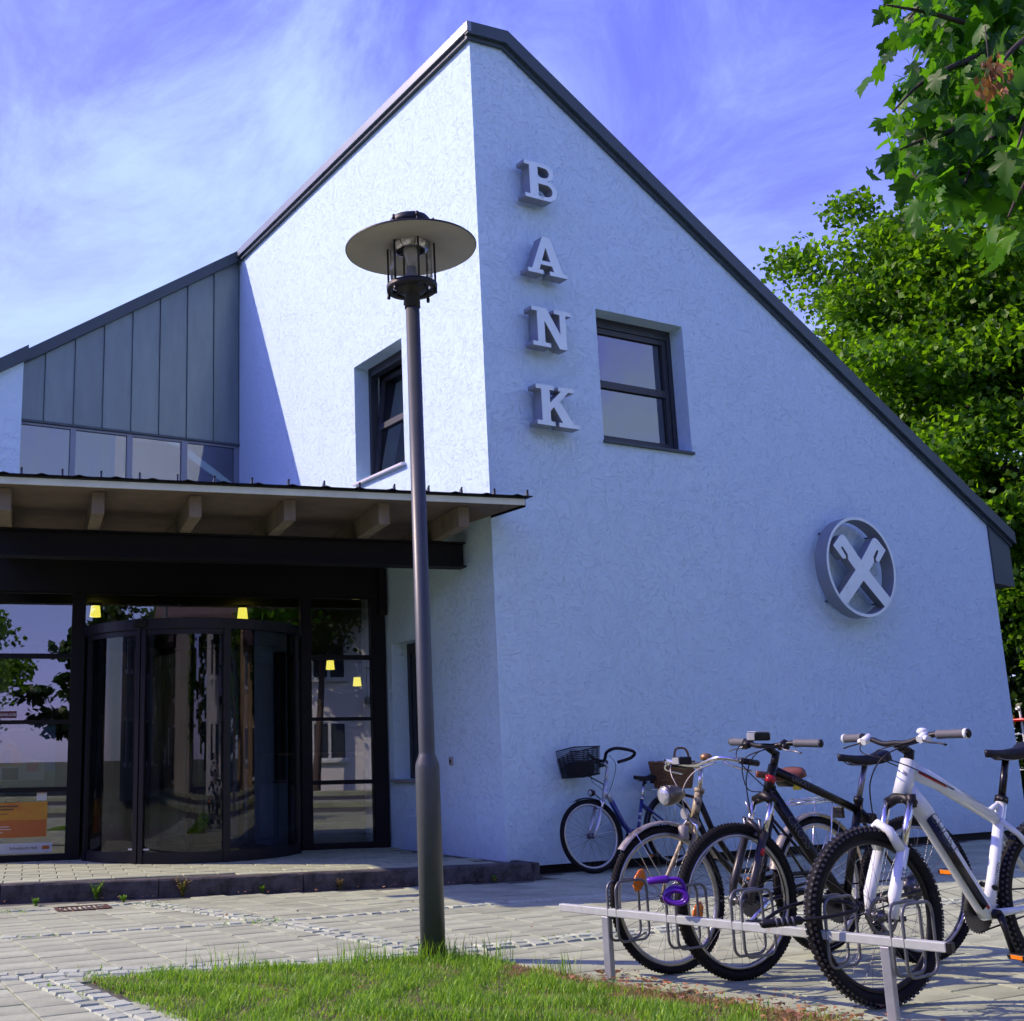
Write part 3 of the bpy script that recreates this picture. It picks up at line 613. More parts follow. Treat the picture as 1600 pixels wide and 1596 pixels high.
# ---- canopy
TIP = Vector((-.004, -.567, 0)); LF = F(-4.27, -2.632, 0); LB = Vector((-3.45, 6.18, 0))
can = MB().prism([(TIP.x, TIP.y, 3.35), (TIP.x, 6.18, 3.35), (LB.x, LB.y, 3.35), (LF.x, LF.y, 3.35)], (0, 0, .056)).build('canopy', M_SOFF, bank)
def fl(u0, w0, z0, u1, w1, z1): return MB().lo((u0, w0, z0), (u1, w1, z1)).xform(MF)
ur = .578   # tip in facade u
MB().prism([F(-4.29, -2.655, 3.343), F(ur + .012, -2.655, 3.343), F(ur + .012, -2.655, 3.401), F(-4.29, -2.655, 3.401)], Wv * .022).build('fascia_board', M_FBOARD, can)
MB().prism([F(-4.30, -2.667, 3.402), F(ur + .03, -2.667, 3.402), F(ur + .03, -2.69, 3.410), F(-4.30, -2.69, 3.410)], Wv * .03).build('drip_edge', M_BLACK, can)
# trapezoidal roof sheet: dark edge with ribs
sh = MB(); n = 96; prof = []
for i in range(n + 1):
    u = -4.31 + (ur + .075 + 4.31) * i / n; prof.append((u, 3.428 if i % 6 == 3 else 3.415))
vs = []
for u, z in prof: vs += [tuple(F(u, -2.70, z)), tuple(F(u, -2.70, z + .008)), tuple(F(min(u, ur - .03), -1.9, z + .008)), tuple(F(min(u, ur - .03), -1.9, z))]
fs = []
for i in range(n):
    for k in range(4): fs.append((4 * i + k, 4 * i + (k + 1) % 4, 4 * i + 4 + (k + 1) % 4, 4 * i + 4 + k))
sh.add(vs, fs); sh.build('roof_sheet', M_BLACK, can)
MB().prism([(TIP.x - .004, TIP.y + .35, 3.407), (TIP.x - .004, 6.17, 3.407), (LB.x, LB.y, 3.407), (LF.x + .1, LF.y + .2, 3.407)], (0, 0, .02)).build('roof_felt', M_ROOF, can)
MB().prism([(TIP.x - .003, TIP.y + .01, 3.33), (TIP.x + .014, TIP.y + .01, 3.33), (TIP.x + .014, -.004, 3.33), (TIP.x - .003, -.004, 3.33)], (0, 0, .078)).build('verge_trim', M_BLACK, can)
for px in (33, 96.6, 157, 217, 276, 333.7, 392, 448.7, 504, 559, 613, 666, 717, 768, 819):
    u, z = onW(px, 760, -2.62); q = MB()
    q.prism([(u - .010, -2.69, 3.424), (u - .010, -2.61, 3.424), (u - .010, -2.684, 3.472)], (.020, 0, 0)); q.xform(MF)
    o = q.build('snow_guard', M_ALU, can); e = MB().lathe([(.001, -.009), (.008, -.005), (.0095, 0), (.008, .005), (.001, .009)], (u, -2.692, 3.474), 8).lo((u - .003, -2.70, 3.42), (u + .003, -2.692, 3.47)); e.xform(MF); e.build('tip', M_BLACK, o)
for u in (-4.143, -3.361, -2.51, -1.651, -.753, .037):
    fl(u - .055, -2.47, 3.15, u + .055, .35, 3.347).build('rafter', M_RAFT, can, bevel=.004)
b = MB(); u1 = .335
for z0, z1, w0, w1 in ((2.89, 2.906, -1.73, -1.55), (3.132, 3.148, -1.73, -1.55), (2.906, 3.132, -1.645, -1.632)): b.lo((-4.3, w0, z0), (u1, w1, z1))
b.xform(MF); b.build('steel_beam', M_BLACK, can)
for z in (2.955, 3.06): MB().lathe([(.012, 0), (.012, .014)], (u1 - .06, -1.646, z), 6, axis='y').xform(MF).build('bolt', M_BLACK, can)

# ---- entrance glazing
gz_ = thing('tmp', 'x', 'x'); bpy.data.objects.remove(gz_)
fr = MB()
def bar(u0, z0, u1_, z1, w0=-.03, w1=.06): fr.lo((u0, w0, z0), (u1_, w1, z1))
bar(-3.475, PT - .01, -3.335, 2.80); bar(-1.0, PT - .01, -.880, 2.80); bar(-.19, PT - .01, -.02, 2.80); bar(-4.36, PT - .01, -4.27, 2.80)
for u0, u1_ in ((-4.27, -3.475), (-.88, -.19)):
    for z0, z1 in ((PT - .01, .13), (.745, .79), (1.428, 1.467), (2.10, 2.15), (2.785, 2.80)): bar(u0, z0, u1_, z1, -.027, .057)
bar(-3.335, 2.785, -1.0, 2.80, -.027, .057)
fr.xform(MF); glaz = fr.build('entrance_glazing', M_DARK, bank)
for u0, u1_, zs in ((-4.27, -3.475, (.13, .745, .79, 1.428, 1.467, 2.10, 2.15, 2.785)), (-.88, -.19, (.13, .745, .79, 1.428, 1.467, 2.10, 2.15, 2.785)), (-3.335, -1.0, (2.44, 2.785))):
    for k in range(0, len(zs), 2): fl(u0, .012, zs[k], u1_, .018, zs[k + 1]).build('pane', M_GLASS, glaz)
fl(-4.36, -.06, 2.801, -.02, .10, 3.345).build('header_panel', M_BLACK, bank)
fl(-.10, -.10, 2.60, -.012, -.032, 3.12).build('corner_trim', M_BLACK, bank)
# ---- revolving door
DC = (-2.17, .17); DR = 1.16
def dpos(a, r=DR): return (DC[0] + r * math.cos(R(a)), DC[1] + r * math.sin(R(a)))
def ringpart(a0, a1, r0, r1, z0, z1, n=40):
    b = MB(); vs = []
    for i in range(n + 1):
        a = a0 + (a1 - a0) * i / n
        for r_, z in ((r0, z0), (r1, z0), (r1, z1), (r0, z1)): p = dpos(a, r_); vs.append((p[0], p[1], z))
    fs = [(4 * i + k, 4 * i + (k + 1) % 4, 4 * i + 4 + (k + 1) % 4, 4 * i + 4 + k) for i in range(n) for k in range(4)] + [(0, 1, 2, 3), tuple(4 * n + k for k in range(4))]
    b.add(vs, fs, False); return b.xform(MF)
MDOOR = mat('door_bronze_black', (.014, .013, .016), .4, .0, var=.05, spec=.25)
door = ringpart(176, 364, DR - .05, DR + .04, 2.325, 2.425).build('revolving_door', MDOOR, bank)
b = MB(); top = [dpos(a, DR - .01) for a in range(0, 360, 8)]; b.prism([(p[0], p[1], 2.36) for p in top], (0, 0, .075)); b.xform(MF); b.build('drum_roof', M_DARK, door)
ringpart(200, 236, DR - .028, DR + .014, 2.27, 2.324).build('head_rail', MDOOR, door)
ringpart(238, 279, DR - .028, DR + .014, 2.27, 2.324).build('head_rail', MDOOR, door)
for a0, a1 in ((200, 236.2), (237.6, 278.6), (280, 334)):
    ringpart(a0, a1, DR - .03, DR + .018, PT + .002, PT + .105).build('bottom_rail', MDOOR, door)
    ringpart(a0, a1, DR - .007, DR + .001, PT + .10, 2.33).build('curved_pane', M_DGLASS, door)
def post(a, w=.055, t=.06, z1=2.33):
    p = dpos(a, DR); M = Matrix.Translation((p[0], p[1], 0)) @ Matrix.Rotation(R(a + 90), 4, 'Z'); return MB().lo((-w / 2, -t / 2, PT), (w / 2, t / 2, z1)).xform(MF @ M)
for a, w in ((198, .06), (235.2, .045), (238.1, .045), (279.3, .07), (335, .07)): post(a, w).build('door_post', MDOOR, door)
p = dpos(237, DR + .055); MB().box((p[0], p[1], 2.385), (.13, .07, .075)).xform(MF).build('motion_sensor', M_BLACK, door, bevel=.01)
for a in (20, 110):           # two crossing wings
    M = Matrix.Translation((DC[0], DC[1], 0)) @ Matrix.Rotation(R(a), 4, 'Z')
    w_ = MB()
    for s in (-1, 1):
        w_.lo((s * .06, -.02, PT + .01), (s * 1.08, .02, PT + .09)); w_.lo((s * .06, -.02, 2.22), (s * 1.08, .02, 2.29)); w_.lo((s * 1.04, -.021, PT + .05), (s * 1.085, .021, 2.28)); w_.lo((s * .02, -.021, PT + .05), (s * .065, .021, 2.28))
    w_.xform(MF @ M); wing = w_.build('door_wing', MDOOR, door)
    for s in (-1, 1): MB().lo((s * .07, -.003, PT + .09), (s * 1.04, .003, 2.22)).xform(MF @ M).build('pane', M_GLASS, wing)
MB().lathe([(.04, PT), (.04, 2.36)], (DC[0], DC[1], 0), 12).xform(MF).build('centre_post', MDOOR, door)
for a in (233, 241): p = dpos(a, DR + .012); MB().box((p[0], p[1], PT + .135), (.06, .004, .016), Matrix.Rotation(R(a + 90), 3, 'Z')).xform(MF).build('sticker', mat('pale_sticker', (.55, .55, .52), .6), door)

# ---- lobby behind the glass
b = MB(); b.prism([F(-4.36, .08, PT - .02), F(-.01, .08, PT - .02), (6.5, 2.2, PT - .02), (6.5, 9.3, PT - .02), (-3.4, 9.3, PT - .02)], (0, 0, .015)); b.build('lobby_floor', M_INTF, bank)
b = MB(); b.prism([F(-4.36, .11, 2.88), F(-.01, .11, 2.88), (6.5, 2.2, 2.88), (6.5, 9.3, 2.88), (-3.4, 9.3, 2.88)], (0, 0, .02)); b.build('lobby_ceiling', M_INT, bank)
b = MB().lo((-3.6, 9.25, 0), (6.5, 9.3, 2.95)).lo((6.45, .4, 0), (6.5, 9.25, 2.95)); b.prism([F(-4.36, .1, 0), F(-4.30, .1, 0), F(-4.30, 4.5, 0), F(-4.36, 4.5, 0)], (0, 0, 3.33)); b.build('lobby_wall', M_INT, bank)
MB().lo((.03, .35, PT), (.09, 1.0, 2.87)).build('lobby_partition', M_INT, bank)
fl(-.185, .20, PT, -.03, .36, 2.87).build('white_pilaster', mat('pilaster_white', (.60, .62, .62), .7), bank)
for px, d_, r_, m_ in ((256, 13.6, .17, M_BEIGE), (338, 16.5, .15, MATS['pilaster_white'])):
    q = at(px, 1150, d_); MB().lathe([(r_, PT), (r_, 2.88)], (q.x, q.y, 0), 20).build('lobby_column', m_, bank)
cash = thing('cash_machine', 'dark grey cash machine standing inside behind the revolving door', 'cash machine', (-1.0, 7.6, PT), R(-12))
MB().lo((-.45, 0, 0), (.45, .6, 1.9)).build('cabinet', mat('machine_grey', (.10, .11, .13), .5), cash, bevel=.02)
MB().lo((-.2, -.01, 1.15), (.2, .0, 1.45)).build('screen', mat('machine_screen', (.02, .05, .09), .2), cash)
MB().lo((-.3, -.16, .88), (.3, 0, .96)).build('shelf', MATS['machine_grey'], cash)
MB().box((.3, -.006, 1.1), (.06, .01, .06)).build('card_slot', mat('green_slot', (.02, .30, .06), .4), cash)
desk = thing('reception_desk', 'low dark reception desk inside at the right of the door', 'desk', (1.6, 6.6, PT), R(-12))
MB().lo((-.9, 0, 0), (.9, .5, 1.0)).build('front', MATS['machine_grey'], desk, bevel=.01)
MB().lo((-1.0, -.08, 1.0), (1.0, .6, 1.04)).build('desk_top', M_BEIGE, desk)
pl = [((149, 955), 2.79, None, 'yellow glass ceiling lamp above left side of the revolving door'), ((379, 958), 2.79, None, 'yellow glass ceiling lamp above right side of the revolving door'),
      ((516, 1039), 0, 6.0, 'yellow pendant lamp seen through the right glass pane, left one'), ((558, 1065), 0, 6.3, 'yellow pendant lamp in the right glass pane, nearest the wall'),
      ((237, 1058), 0, 6.2, 'yellow pendant lamp behind the left curved door pane'), ((347, 1060), 0, 6.4, 'yellow pendant lamp behind the middle curved door pane')]
for (px, py), z, y, lab in pl:
    d = RIGHT * ((px - 540) / FPX) + DOWN * ((py - 798) / FPX) + FWD
    t = (z - CAM.z) / d.z if z else (y - CAM.y) / d.y
    q = CAM + d * t; sc = 1.0
    lo_ = thing('pendant_lamp', lab, 'lamp', q, 0, 'yellow lobby lamps')
    MB().lathe([(.052, .06), (.066, -.07), (.062, -.07), (.048, .055)], n=20, caps=False).build('shade', M_PEND, lo_)
    MB().lathe([(.075, .062), (.075, .075), (.01, .08), (.006, .081), (.006, max(.085, 2.88 - q.z))], n=16).build('canopy_rod', M_BLACK, lo_)
# ---- notices on the left glass pane
def sheet(name, u0, z0, u1_, z1, m_, w=.03, parent=None): return fl(u0, w, z0, u1_, w + .002, z1).build(name, m_, parent)
def ft(o, u, w, z): o.matrix_world = MF @ Matrix.Translation((u, w, z)); return o
def pm(n_, c): return mat(n_, c, .6)
MT = pm('print_white', (.50, .52, .50)); MTB = pm('print_brown', (.12, .06, .03))
po = thing('house_poster', 'blue and green poster of a timber gabled house in the left pane', 'poster')
sheet('paper', -4.27, .80, -3.60, 1.42, pm('print_sky', (.045, .085, .15)), .034, po)
sheet('field', -4.27, .80, -3.60, .95, pm('print_green', (.05, .09, .03)), .032, po)
def flatpoly(name, pts, m_, w, parent): return MB().prism([F(u, w, z) for u, z in pts], Wv * .001).build(name, m_, parent)
flatpoly('house_front', [(-4.22, .86), (-3.92, .86), (-3.92, 1.12), (-4.07, 1.32), (-4.22, 1.12)], pm('print_grey', (.17, .17, .15)), .030, po)
flatpoly('timber_gable', [(-4.17, 1.0), (-3.93, 1.0), (-3.93, 1.12), (-4.05, 1.25), (-4.10, 1.2)], pm('print_timber', (.28, .15, .045)), .028, po)
flatpoly('house_window', [(-4.12, 1.03), (-4.05, 1.03), (-4.05, 1.16), (-4.12, 1.16)], pm('print_slate', (.06, .08, .12)), .026, po)
flatpoly('house_porch', [(-4.12, .87), (-3.96, .87), (-3.96, .985), (-4.12, .985)], M_BLACK, .026, po)
flatpoly('house_wing', [(-3.92, .86), (-3.70, .86), (-3.70, 1.05), (-3.92, 1.10)], pm('print_wing', (.18, .17, .14)), .030, po)
flatpoly('red_window', [(-3.88, .95), (-3.76, .95), (-3.76, 1.04), (-3.88, 1.04)], pm('print_red', (.22, .04, .04)), .028, po)
o = text('lettering', 'BRAUCHT MAN', .036, MT, po); ft(o, -4.16, .024, 1.36)
yp = thing('savings_poster', 'yellow and orange advertising poster low in the left glass pane', 'poster')
sheet('paper', -4.27, .30, -3.66, .645, mat('print_yellow', (.48, .26, .015), .6, dirt=(.42, .11, .015), dscale=2.2, dlo=.4, dhi=.7), .008, yp)
sheet('lower_band', -4.27, .305, -3.665, .47, pm('print_orange', (.40, .11, .015)), .0055, yp)
for k, (z, l_) in enumerate(((.60, .30), (.57, .26), (.53, .20), (.43, .12), (.405, .22), (.38, .24), (.35, .16))):
    flatpoly('text_line', [(-4.25, z), (-4.25 + l_, z), (-4.25 + l_, z + (.016 if k < 2 else .007)), (-4.25, z + (.016 if k < 2 else .007))], MTB if k < 3 else MT, .003, yp)
st = thing('logo_strip', 'white sponsor strip with small orange logo under the yellow poster', 'sign')
sheet('paper', -4.27, .145, -3.60, .245, MT, .008, st); ft(text('lettering', 'Schwäbisch Hall', .042, MTB, st), -4.02, .005, .183); sheet('logo', -3.70, .18, -3.63, .215, MATS['print_orange'], .0055, st)
sf = thing('safelock_sticker', 'small dark red security sticker reading SAFELOCK on left glass', 'sticker')
sheet('paper', -4.17, 1.49, -4.0, 1.56, pm('print_maroon', (.10, .015, .02)), .006, sf); sheet('white_square', -4.25, 1.485, -4.175, 1.565, MT, .006, sf); ft(text('lettering', 'SAFELOCK', .034, MT, sf, bold=.0008), -4.165, .004, 1.512)
ns = thing('opening_notice', 'small white notice with red header above the yellow poster', 'sign')
sheet('paper', -3.77, .66, -3.67, .735, MT, .008, ns); sheet('header', -3.77, .736, -3.67, .755, MATS['print_red'], .008, ns)
# ================================================================== SIGNS ON THE GABLE
GL = {
 'B': [[(0, 0), (.62, 0)] + arc((.62, .27), .27, -90, 90, 12) + arc((.58, .77), .23, -90, 90, 12) + [(0, 1), (0, .9), (.14, .9), (.14, .1), (0, .1)],
       [(.37, .1), (.58, .1)] + arc((.60, .27), .165, -85, 85, 10) + [(.37, .44)], [(.37, .61), (.54, .61)] + arc((.55, .755), .14, -85, 85, 10) + [(.37, .9)]],
 'A': [[(0, 0), (.42, 0), (.42, .1), (.31, .1), (.355, .25), (.67, .25), (.72, .1), (.60, .1), (.60, 0), (1.08, 0), (1.08, .1), (.97, .1), (.64, 1), (.43, 1), (.11, .1), (0, .1)], [(.39, .35), (.63, .35), (.51, .73)]],
 'N': [[(0, 0), (.48, 0), (.48, .1), (.33, .1), (.33, .68), (.72, 0), (.92, 0), (.92, .9), (1.07, .9), (1.07, 1), (.61, 1), (.61, .9), (.76, .9), (.76, .36), (.40, 1), (0, 1), (0, .9), (.14, .9), (.14, .1), (0, .1)]],
 'K': [[(0, 0), (.48, 0), (.48, .1), (.36, .1), (.36, .36), (.46, .48), (.69, .1), (.58, .1), (.58, 0), (1.13, 0), (1.13, .1), (.99, .1), (.63, .63), (.87, .9), (1.02, .9), (1.02, 1), (.60, 1), (.60, .9), (.68, .9), (.36, .56), (.36, .9), (.48, .9), (.48, 1), (0, 1), (0, .9), (.14, .9), (.14, .1), (0, .1)]]}
M_SIDE_SHADE = mat('letter_side_shade', (.26, .29, .32), .5, .1, var=.1, vscale=5)  # shade painted in: darker colour for the sides of letters and emblem
def shade_sides(o, lim=-.8):  # front faces keep their colour, all others take the painted shade
    o.data.materials.append(M_SIDE_SHADE)
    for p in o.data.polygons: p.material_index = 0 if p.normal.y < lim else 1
for ch, x, z, lab in (('B', .505, 6.83, 'raised grey slab-serif letter B, topmost on the blue gable'), ('A', .485, 5.975, 'raised grey slab-serif letter A below the B on the gable'), ('N', .50, 5.165, 'raised grey slab-serif letter N beside the gable window top'), ('K', .50, 4.315, 'raised grey slab-serif letter K, lowest on the blue gable')):
    t = thing('sign_letter', lab, 'letter', (x, -.12, z), 0, 'letters of the word BANK')
    h = .425
    o = shape2d('letter_body', [[(p[0] * h * 1.12, p[1] * h) for p in sp] for sp in GL[ch]], .13, M_LETTER, t, bevel=.002); shade_sides(o)
    for px_, pz in ((.12, .06), (.36, .06)): MB().lathe([(.008, 0), (.008, .06)], (px_, .063, pz), 8, axis='y').build('mounting_pin', M_STEEL, t)
em = thing('emblem_sign', 'round grey ring emblem with crossed hooked beams on the gable', 'sign', (5.12, -.06, 3.115))
n = 72; o = MB().lathe([(.560, -.17), (.596, -.17), (.596, 0), (.560, 0)], (0, 0, 0), n, axis='y', closedp=True, smooth=False).build('ring', M_LETTER, em, bevel=.003); shade_sides(o)
half = [(0, .075), (.235, .34), (.265, .362), (.30, .36), (.33, .345), (.455, .225), (.325, .085), (.295, .075), (.265, .085), (.262, .11), (.325, .20), (.318, .222), (.295, .218), (.225, .135), (.225, .07), (.115, -.045), (.455, -.365), (.345, -.475), (0, -.165)]
sp = half + [(-x, z) for x, z in half[-2:0:-1]]
o = shape2d('crossed_beams', [sp], .10, M_LETTER, em, bevel=.002); o.location = (0, -.118, 0); shade_sides(o)
for a in (45, 135, 225, 315): MB().lathe([(.011, 0), (.011, .06)], (.57 * math.cos(R(a)), 0, .57 * math.sin(R(a))), 8, axis='y').build('mounting_pin', M_STEEL, em)

# ================================================================== STREET LAMP
lx, ly = -3.175, -3.757; lz = gz(lx, ly)
lamp = thing('street_lamp', 'grey street lamp with flat disc shade over a glass cylinder, before the bank', 'street lamp', (lx, ly, lz))
MB().lathe([(.066, -.1), (.066, .98), (.063, 1.0), (.047, 1.045), (.0445, 1.055), (.0440, 1.06), (.0405, 3.63)], n=32).build('pole', M_POLE, lamp)
MB().lathe([(.046, 3.615), (.046, 3.70), (.05, 3.705), (.085, 3.72), (.10, 3.745), (.10, 3.757)], n=28).build('collar', M_CAST, lamp)
MB().lathe([(.118, 3.722), (.148, 3.722), (.150, 3.756), (.120, 3.756)], n=40, closedp=True).build('cage_ring', M_CAST, lamp)
for k in range(4):
    a = k * math.pi / 2 + .5; MB().box((.10 * math.cos(a), .10 * math.sin(a), 3.738), (.07, .018, .018), Matrix.Rotation(a, 3, 'Z')).build('ring_arm', M_CAST, lamp)
for k in range(6):
    a = k * math.pi / 3 + .28; x, y = .141 * math.cos(a), .141 * math.sin(a)
    MB().tube([(x, y, 3.70), (x, y, 4.165)], .0065, 8).lathe([(.011, 3.69), (.011, 3.715)], (x, y, 0), 6).lathe([(.010, 4.135), (.010, 4.16)], (x, y, 0), 6).build('cage_rod', M_CAST, lamp)
MB().lathe([(.125, 3.758), (.125, 4.03), (.122, 4.03), (.122, 3.758)], n=40, closedp=True).build('glass_cylinder', M_LAMPG, lamp)
MB().lathe([(.095, 3.757), (.062, 3.80), (.03, 3.83), (.03, 3.87)], n=24).build('lamp_socket', mat('socket_grey', (.32, .33, .34), .5), lamp)
MB().lathe([(.018, 3.868), (.024, 3.90), (.042, 3.95), (.046, 3.985), (.030, 4.02), (.004, 4.032)], n=20).build('bulb', mat('bulb_white', (.72, .70, .66), .25), lamp)
MB().lathe([(.115, 4.03), (.10, 3.975), (.085, 3.972)], n=32, caps=False).build('inner_reflector', M_CHROME, lamp)
MB().lathe([(.118, 4.006), (.381, 3.984), (.386, 3.988), (.384, 3.994), (.15, 4.045), (.02, 4.045)], n=64, caps=False).build('disc_shade', M_DISC, lamp)
MB().lathe([(.3875, 3.985), (.390, 3.992), (.384, 3.998), (.15, 4.055), (.02, 4.055)], n=64, caps=False).build('shade_top', M_CAST, lamp)
MB().lathe([(.10, 4.04), (.10, 4.12), (.122, 4.125), (.122, 4.165), (.112, 4.178), (.08, 4.186), (.02, 4.188)], n=36).build('top_cap', M_CAST, lamp)
MB().lathe([(.03, -.01), (.03, .008), (.01, .014)], (0, 0, 4.176), 16).build('cap_knob', M_CAST, lamp)

# ================================================================== BIKE RACK
BA = Vector((-2.85, -4.43, 0)); BB_ = Vector((-2.42, -6.19, 0)); bd = (BB_ - BA).normalized(); bn_ = Vector((.993, .118, 0))
rack = thing('bike_rack', 'low galvanised bike rack with white flaking bar and wire hoops', 'bike rack', (0, 0, 0))
def barbox(p, q, w, z0, z1):
    d = (q - p).normalized(); s_ = Vector((-d.y, d.x, 0)) * (w / 2)
    return MB().prism([p - s_ + Vector((0, 0, z0)), q - s_ + Vector((0, 0, z0)), q + s_ + Vector((0, 0, z0)), p + s_ + Vector((0, 0, z0))], (0, 0, z1 - z0))
barbox(BA, BB_, .036, .287, .323).build('rail', M_BARP, rack, bevel=.004)
barbox(BB_, BB_ + bd * .02, .039, .285, .325).build('end_cap', M_BLKP, rack, bevel=.003)
for y in (-4.69, -5.965):
    t_ = (y - BA.y) / bd.y; p = BA + bd * t_; z = gz(p.x, p.y)
    barbox(p - bd * .019, p + bd * .019, .036, -.12, .2865).build('post', M_GALV, rack, bevel=.004)
for k, y in enumerate((-4.735, -5.045, -5.36, -5.72, -6.02)):
    p = BA + bd * ((y - BA.y) / bd.y); h = MB()
    L_ = .215; z0, z1, rr = .175, .445, .045
    for s_ in (-.024, .024):
        path = []
        for (cx_, cz_), a0 in (((rr, z0 + rr), 270), ((L_ - rr, z0 + rr), 270), ((L_ - rr, z1 - rr), 0), ((rr, z1 - rr), 90)):
            a0 = {0: 180, 1: 270, 2: 0, 3: 90}[len(path) // 6]
            path += [(cx_ + rr * math.cos(R(a0 + 18 * i)), cz_ + rr * math.sin(R(a0 + 18 * i))) for i in range(6)]
        pts = [p + bn_ * (q[0] - .012) - bd * s_ + Vector((0, 0, q[1])) for q in path]
        h.tube(pts, .0065, 8, closed=True)
    if k == 0: h.tube([p + bn_ * .15 + Vector((0, 0, .18)), p + bn_ * .19 + bd * .01 + Vector((0, 0, .20))], .004, 6)
    h.build('hoop', mat('dark_galvanised', (.15, .16, .165), .45, .5, var=.25, vscale=20), rack)

# ================================================================== BICYCLES
def axle_wheel(root, name, c, r, tr, rim_m, M, nsp=28, knobs=False, refl=None, wide=.011, tyre_m=None):
    """wheel > tyre, spokes, hub; c is the axle centre in bike space, M an extra steering transform"""
    T_ = M @ Matrix.Translation(c)
    ri = r - 2 * tr
    rim = MB().lathe([(ri + .006, -wide), (ri + .006, wide), (ri - .012, wide), (ri - .019, .004), (ri - .019, -.004), (ri - .012, -wide)], n=64, axis='y', closedp=True).xform(T_).build(name, rim_m, root)
    ty = MB().lathe([(r - tr + tr * math.cos(R(a)), tr * .98 * math.sin(R(a))) for a in range(0, 360, 30)], n=72, axis='y', closedp=True)
    ty.xform(T_); t_o = ty.build('tyre', tyre_m or M_RUB, rim)
    if knobs:
        kb = MB(); nk = 84
        for i in range(nk):
            for j, lat in enumerate((-62, -28, 28, 62)):
                a = 2 * math.pi * (i + (.5 if j in (1, 2) else 0)) / nk; l_ = R(lat); rr = r - tr + (tr + .001) * math.cos(l_)
                Mk = Matrix.Rotation(-a, 4, 'Y') @ Matrix.Translation((rr, (tr + .001) * math.sin(l_), 0)) @ Matrix.Rotation(l_, 4, 'Z')
                k0 = len(kb.v); kb.box((.001, 0, 0), (.008, .009, .0105)); kb.v[k0:] = [tuple(Mk @ Vector(p)) for p in kb.v[k0:]]
        kb.xform(T_).build('tread_knobs', M_KNOB, rim)['kind'] = 'stuff'
    else:
        kb = MB(); nk = 110
        for i in range(nk):
            for lat in (-40, 40):
                a = 2 * math.pi * (i + (.5 if lat > 0 else 0)) / nk; l_ = R(lat); rr = r - tr + (tr) * math.cos(l_)
                Mk = Matrix.Rotation(-a, 4, 'Y') @ Matrix.Translation((rr, tr * math.sin(l_), 0)) @ Matrix.Rotation(l_, 4, 'Z')
                k0 = len(kb.v); kb.box((.0, 0, 0), (.004, tr * .9, .008)); kb.v[k0:] = [tuple(Mk @ Vector(p)) for p in kb.v[k0:]]
        kb.xform(T_).build('tread', M_RUB, rim)['kind'] = 'stuff'
    hb = MB().lathe([(.008, -.05), (.012, -.048), (.012, -.036), (.026, -.034), (.026, -.028), (.015, -.022), (.015, .022), (.026, .028), (.026, .034), (.012, .036), (.012, .048), (.008, .05)], n=16, axis='y').xform(T_)
    hb.build('hub', M_STEEL, rim)
    sp = MB()
    for i in range(nsp):
        s_ = 1 if i % 2 else -1; a = 2 * math.pi * i / nsp; b_ = a + (R(62) if (i // 2) % 2 else -R(62))
        sp.tube([(.024 * math.cos(b_), s_ * .031, .024 * math.sin(b_)), ((ri - .016) * math.cos(a), s_ * .003, (ri - .016) * math.sin(a))], .0011, 4, caps=False)
    sp.xform(T_).build('spokes', M_STEEL, rim)['kind'] = 'stuff'
    if refl:
        for a in refl:
            a = R(a); rb = MB().lathe([(.001, -.006), (.030, -.005), (.032, 0), (.030, .005), (.001, .006)], n=8, axis='y'); rb.xform(Matrix.Translation((.62 * ri * math.cos(a), 0, .62 * ri * math.sin(a))) @ Matrix.Rotation(-a, 4, 'Y') @ Matrix.Diagonal((1.0, 1, 1.9, 1)))
            rb.xform(T_).build('spoke_reflector', M_ORANGE, rim)
    return rim
def saddle(root, s, z, m_, L_=.27, w=.075, name='saddle', tilt=0):
    b = MB(); n = 12; k = 9; vs = []
    for i in range(n + 1):
        t = i / n; hw = .019 + (w - .019) * max(0, (t - .38) / .62) ** 1.15 if t > .38 else .017 + .004 * t / .38
        if t == 0: hw = .008
        if t > .96: hw *= .86
        zt_ = .010 * math.sin(t * math.pi) * -1 + (.014 if t > .8 else 0) * (t - .8) * 5; th = .035 + .012 * (t > .3)
        for j in range(k):
            a = -1 + 2 * j / (k - 1); y = hw * math.sin(a * math.pi / 2) * 1.0; zz = zt_ - th * (abs(a) ** 3.2)
            vs.append((s - .55 * L_ + L_ * t, y, z + zz))
    fs = [(i * k + j, i * k + j + 1, (i + 1) * k + j + 1, (i + 1) * k + j) for i in range(n) for j in range(k - 1)]
    fs += [(i * k, (i + 1) * k, (i + 1) * k + k - 1, i * k + k - 1) for i in range(n)] + [tuple(range(k)), tuple(n * k + j for j in range(k))]
    b.add(vs, fs, True); b.xform(Matrix.Translation((s, 0, z)) @ Matrix.Rotation(tilt, 4, 'Y') @ Matrix.Translation((-s, 0, -z)))
    so_ = b.build(name, m_, root)
    rl = MB()
    for y in (-.022, .022): rl.tube(smoothpath([(s - .12, y * .4, z - .03), (s - .07, y, z - .055), (s + .03, y, z - .055), (s + .10, y * 1.6, z - .035)], 4), .0035, 6)
    rl.build('saddle_rail', M_STEEL, so_)
    return so_
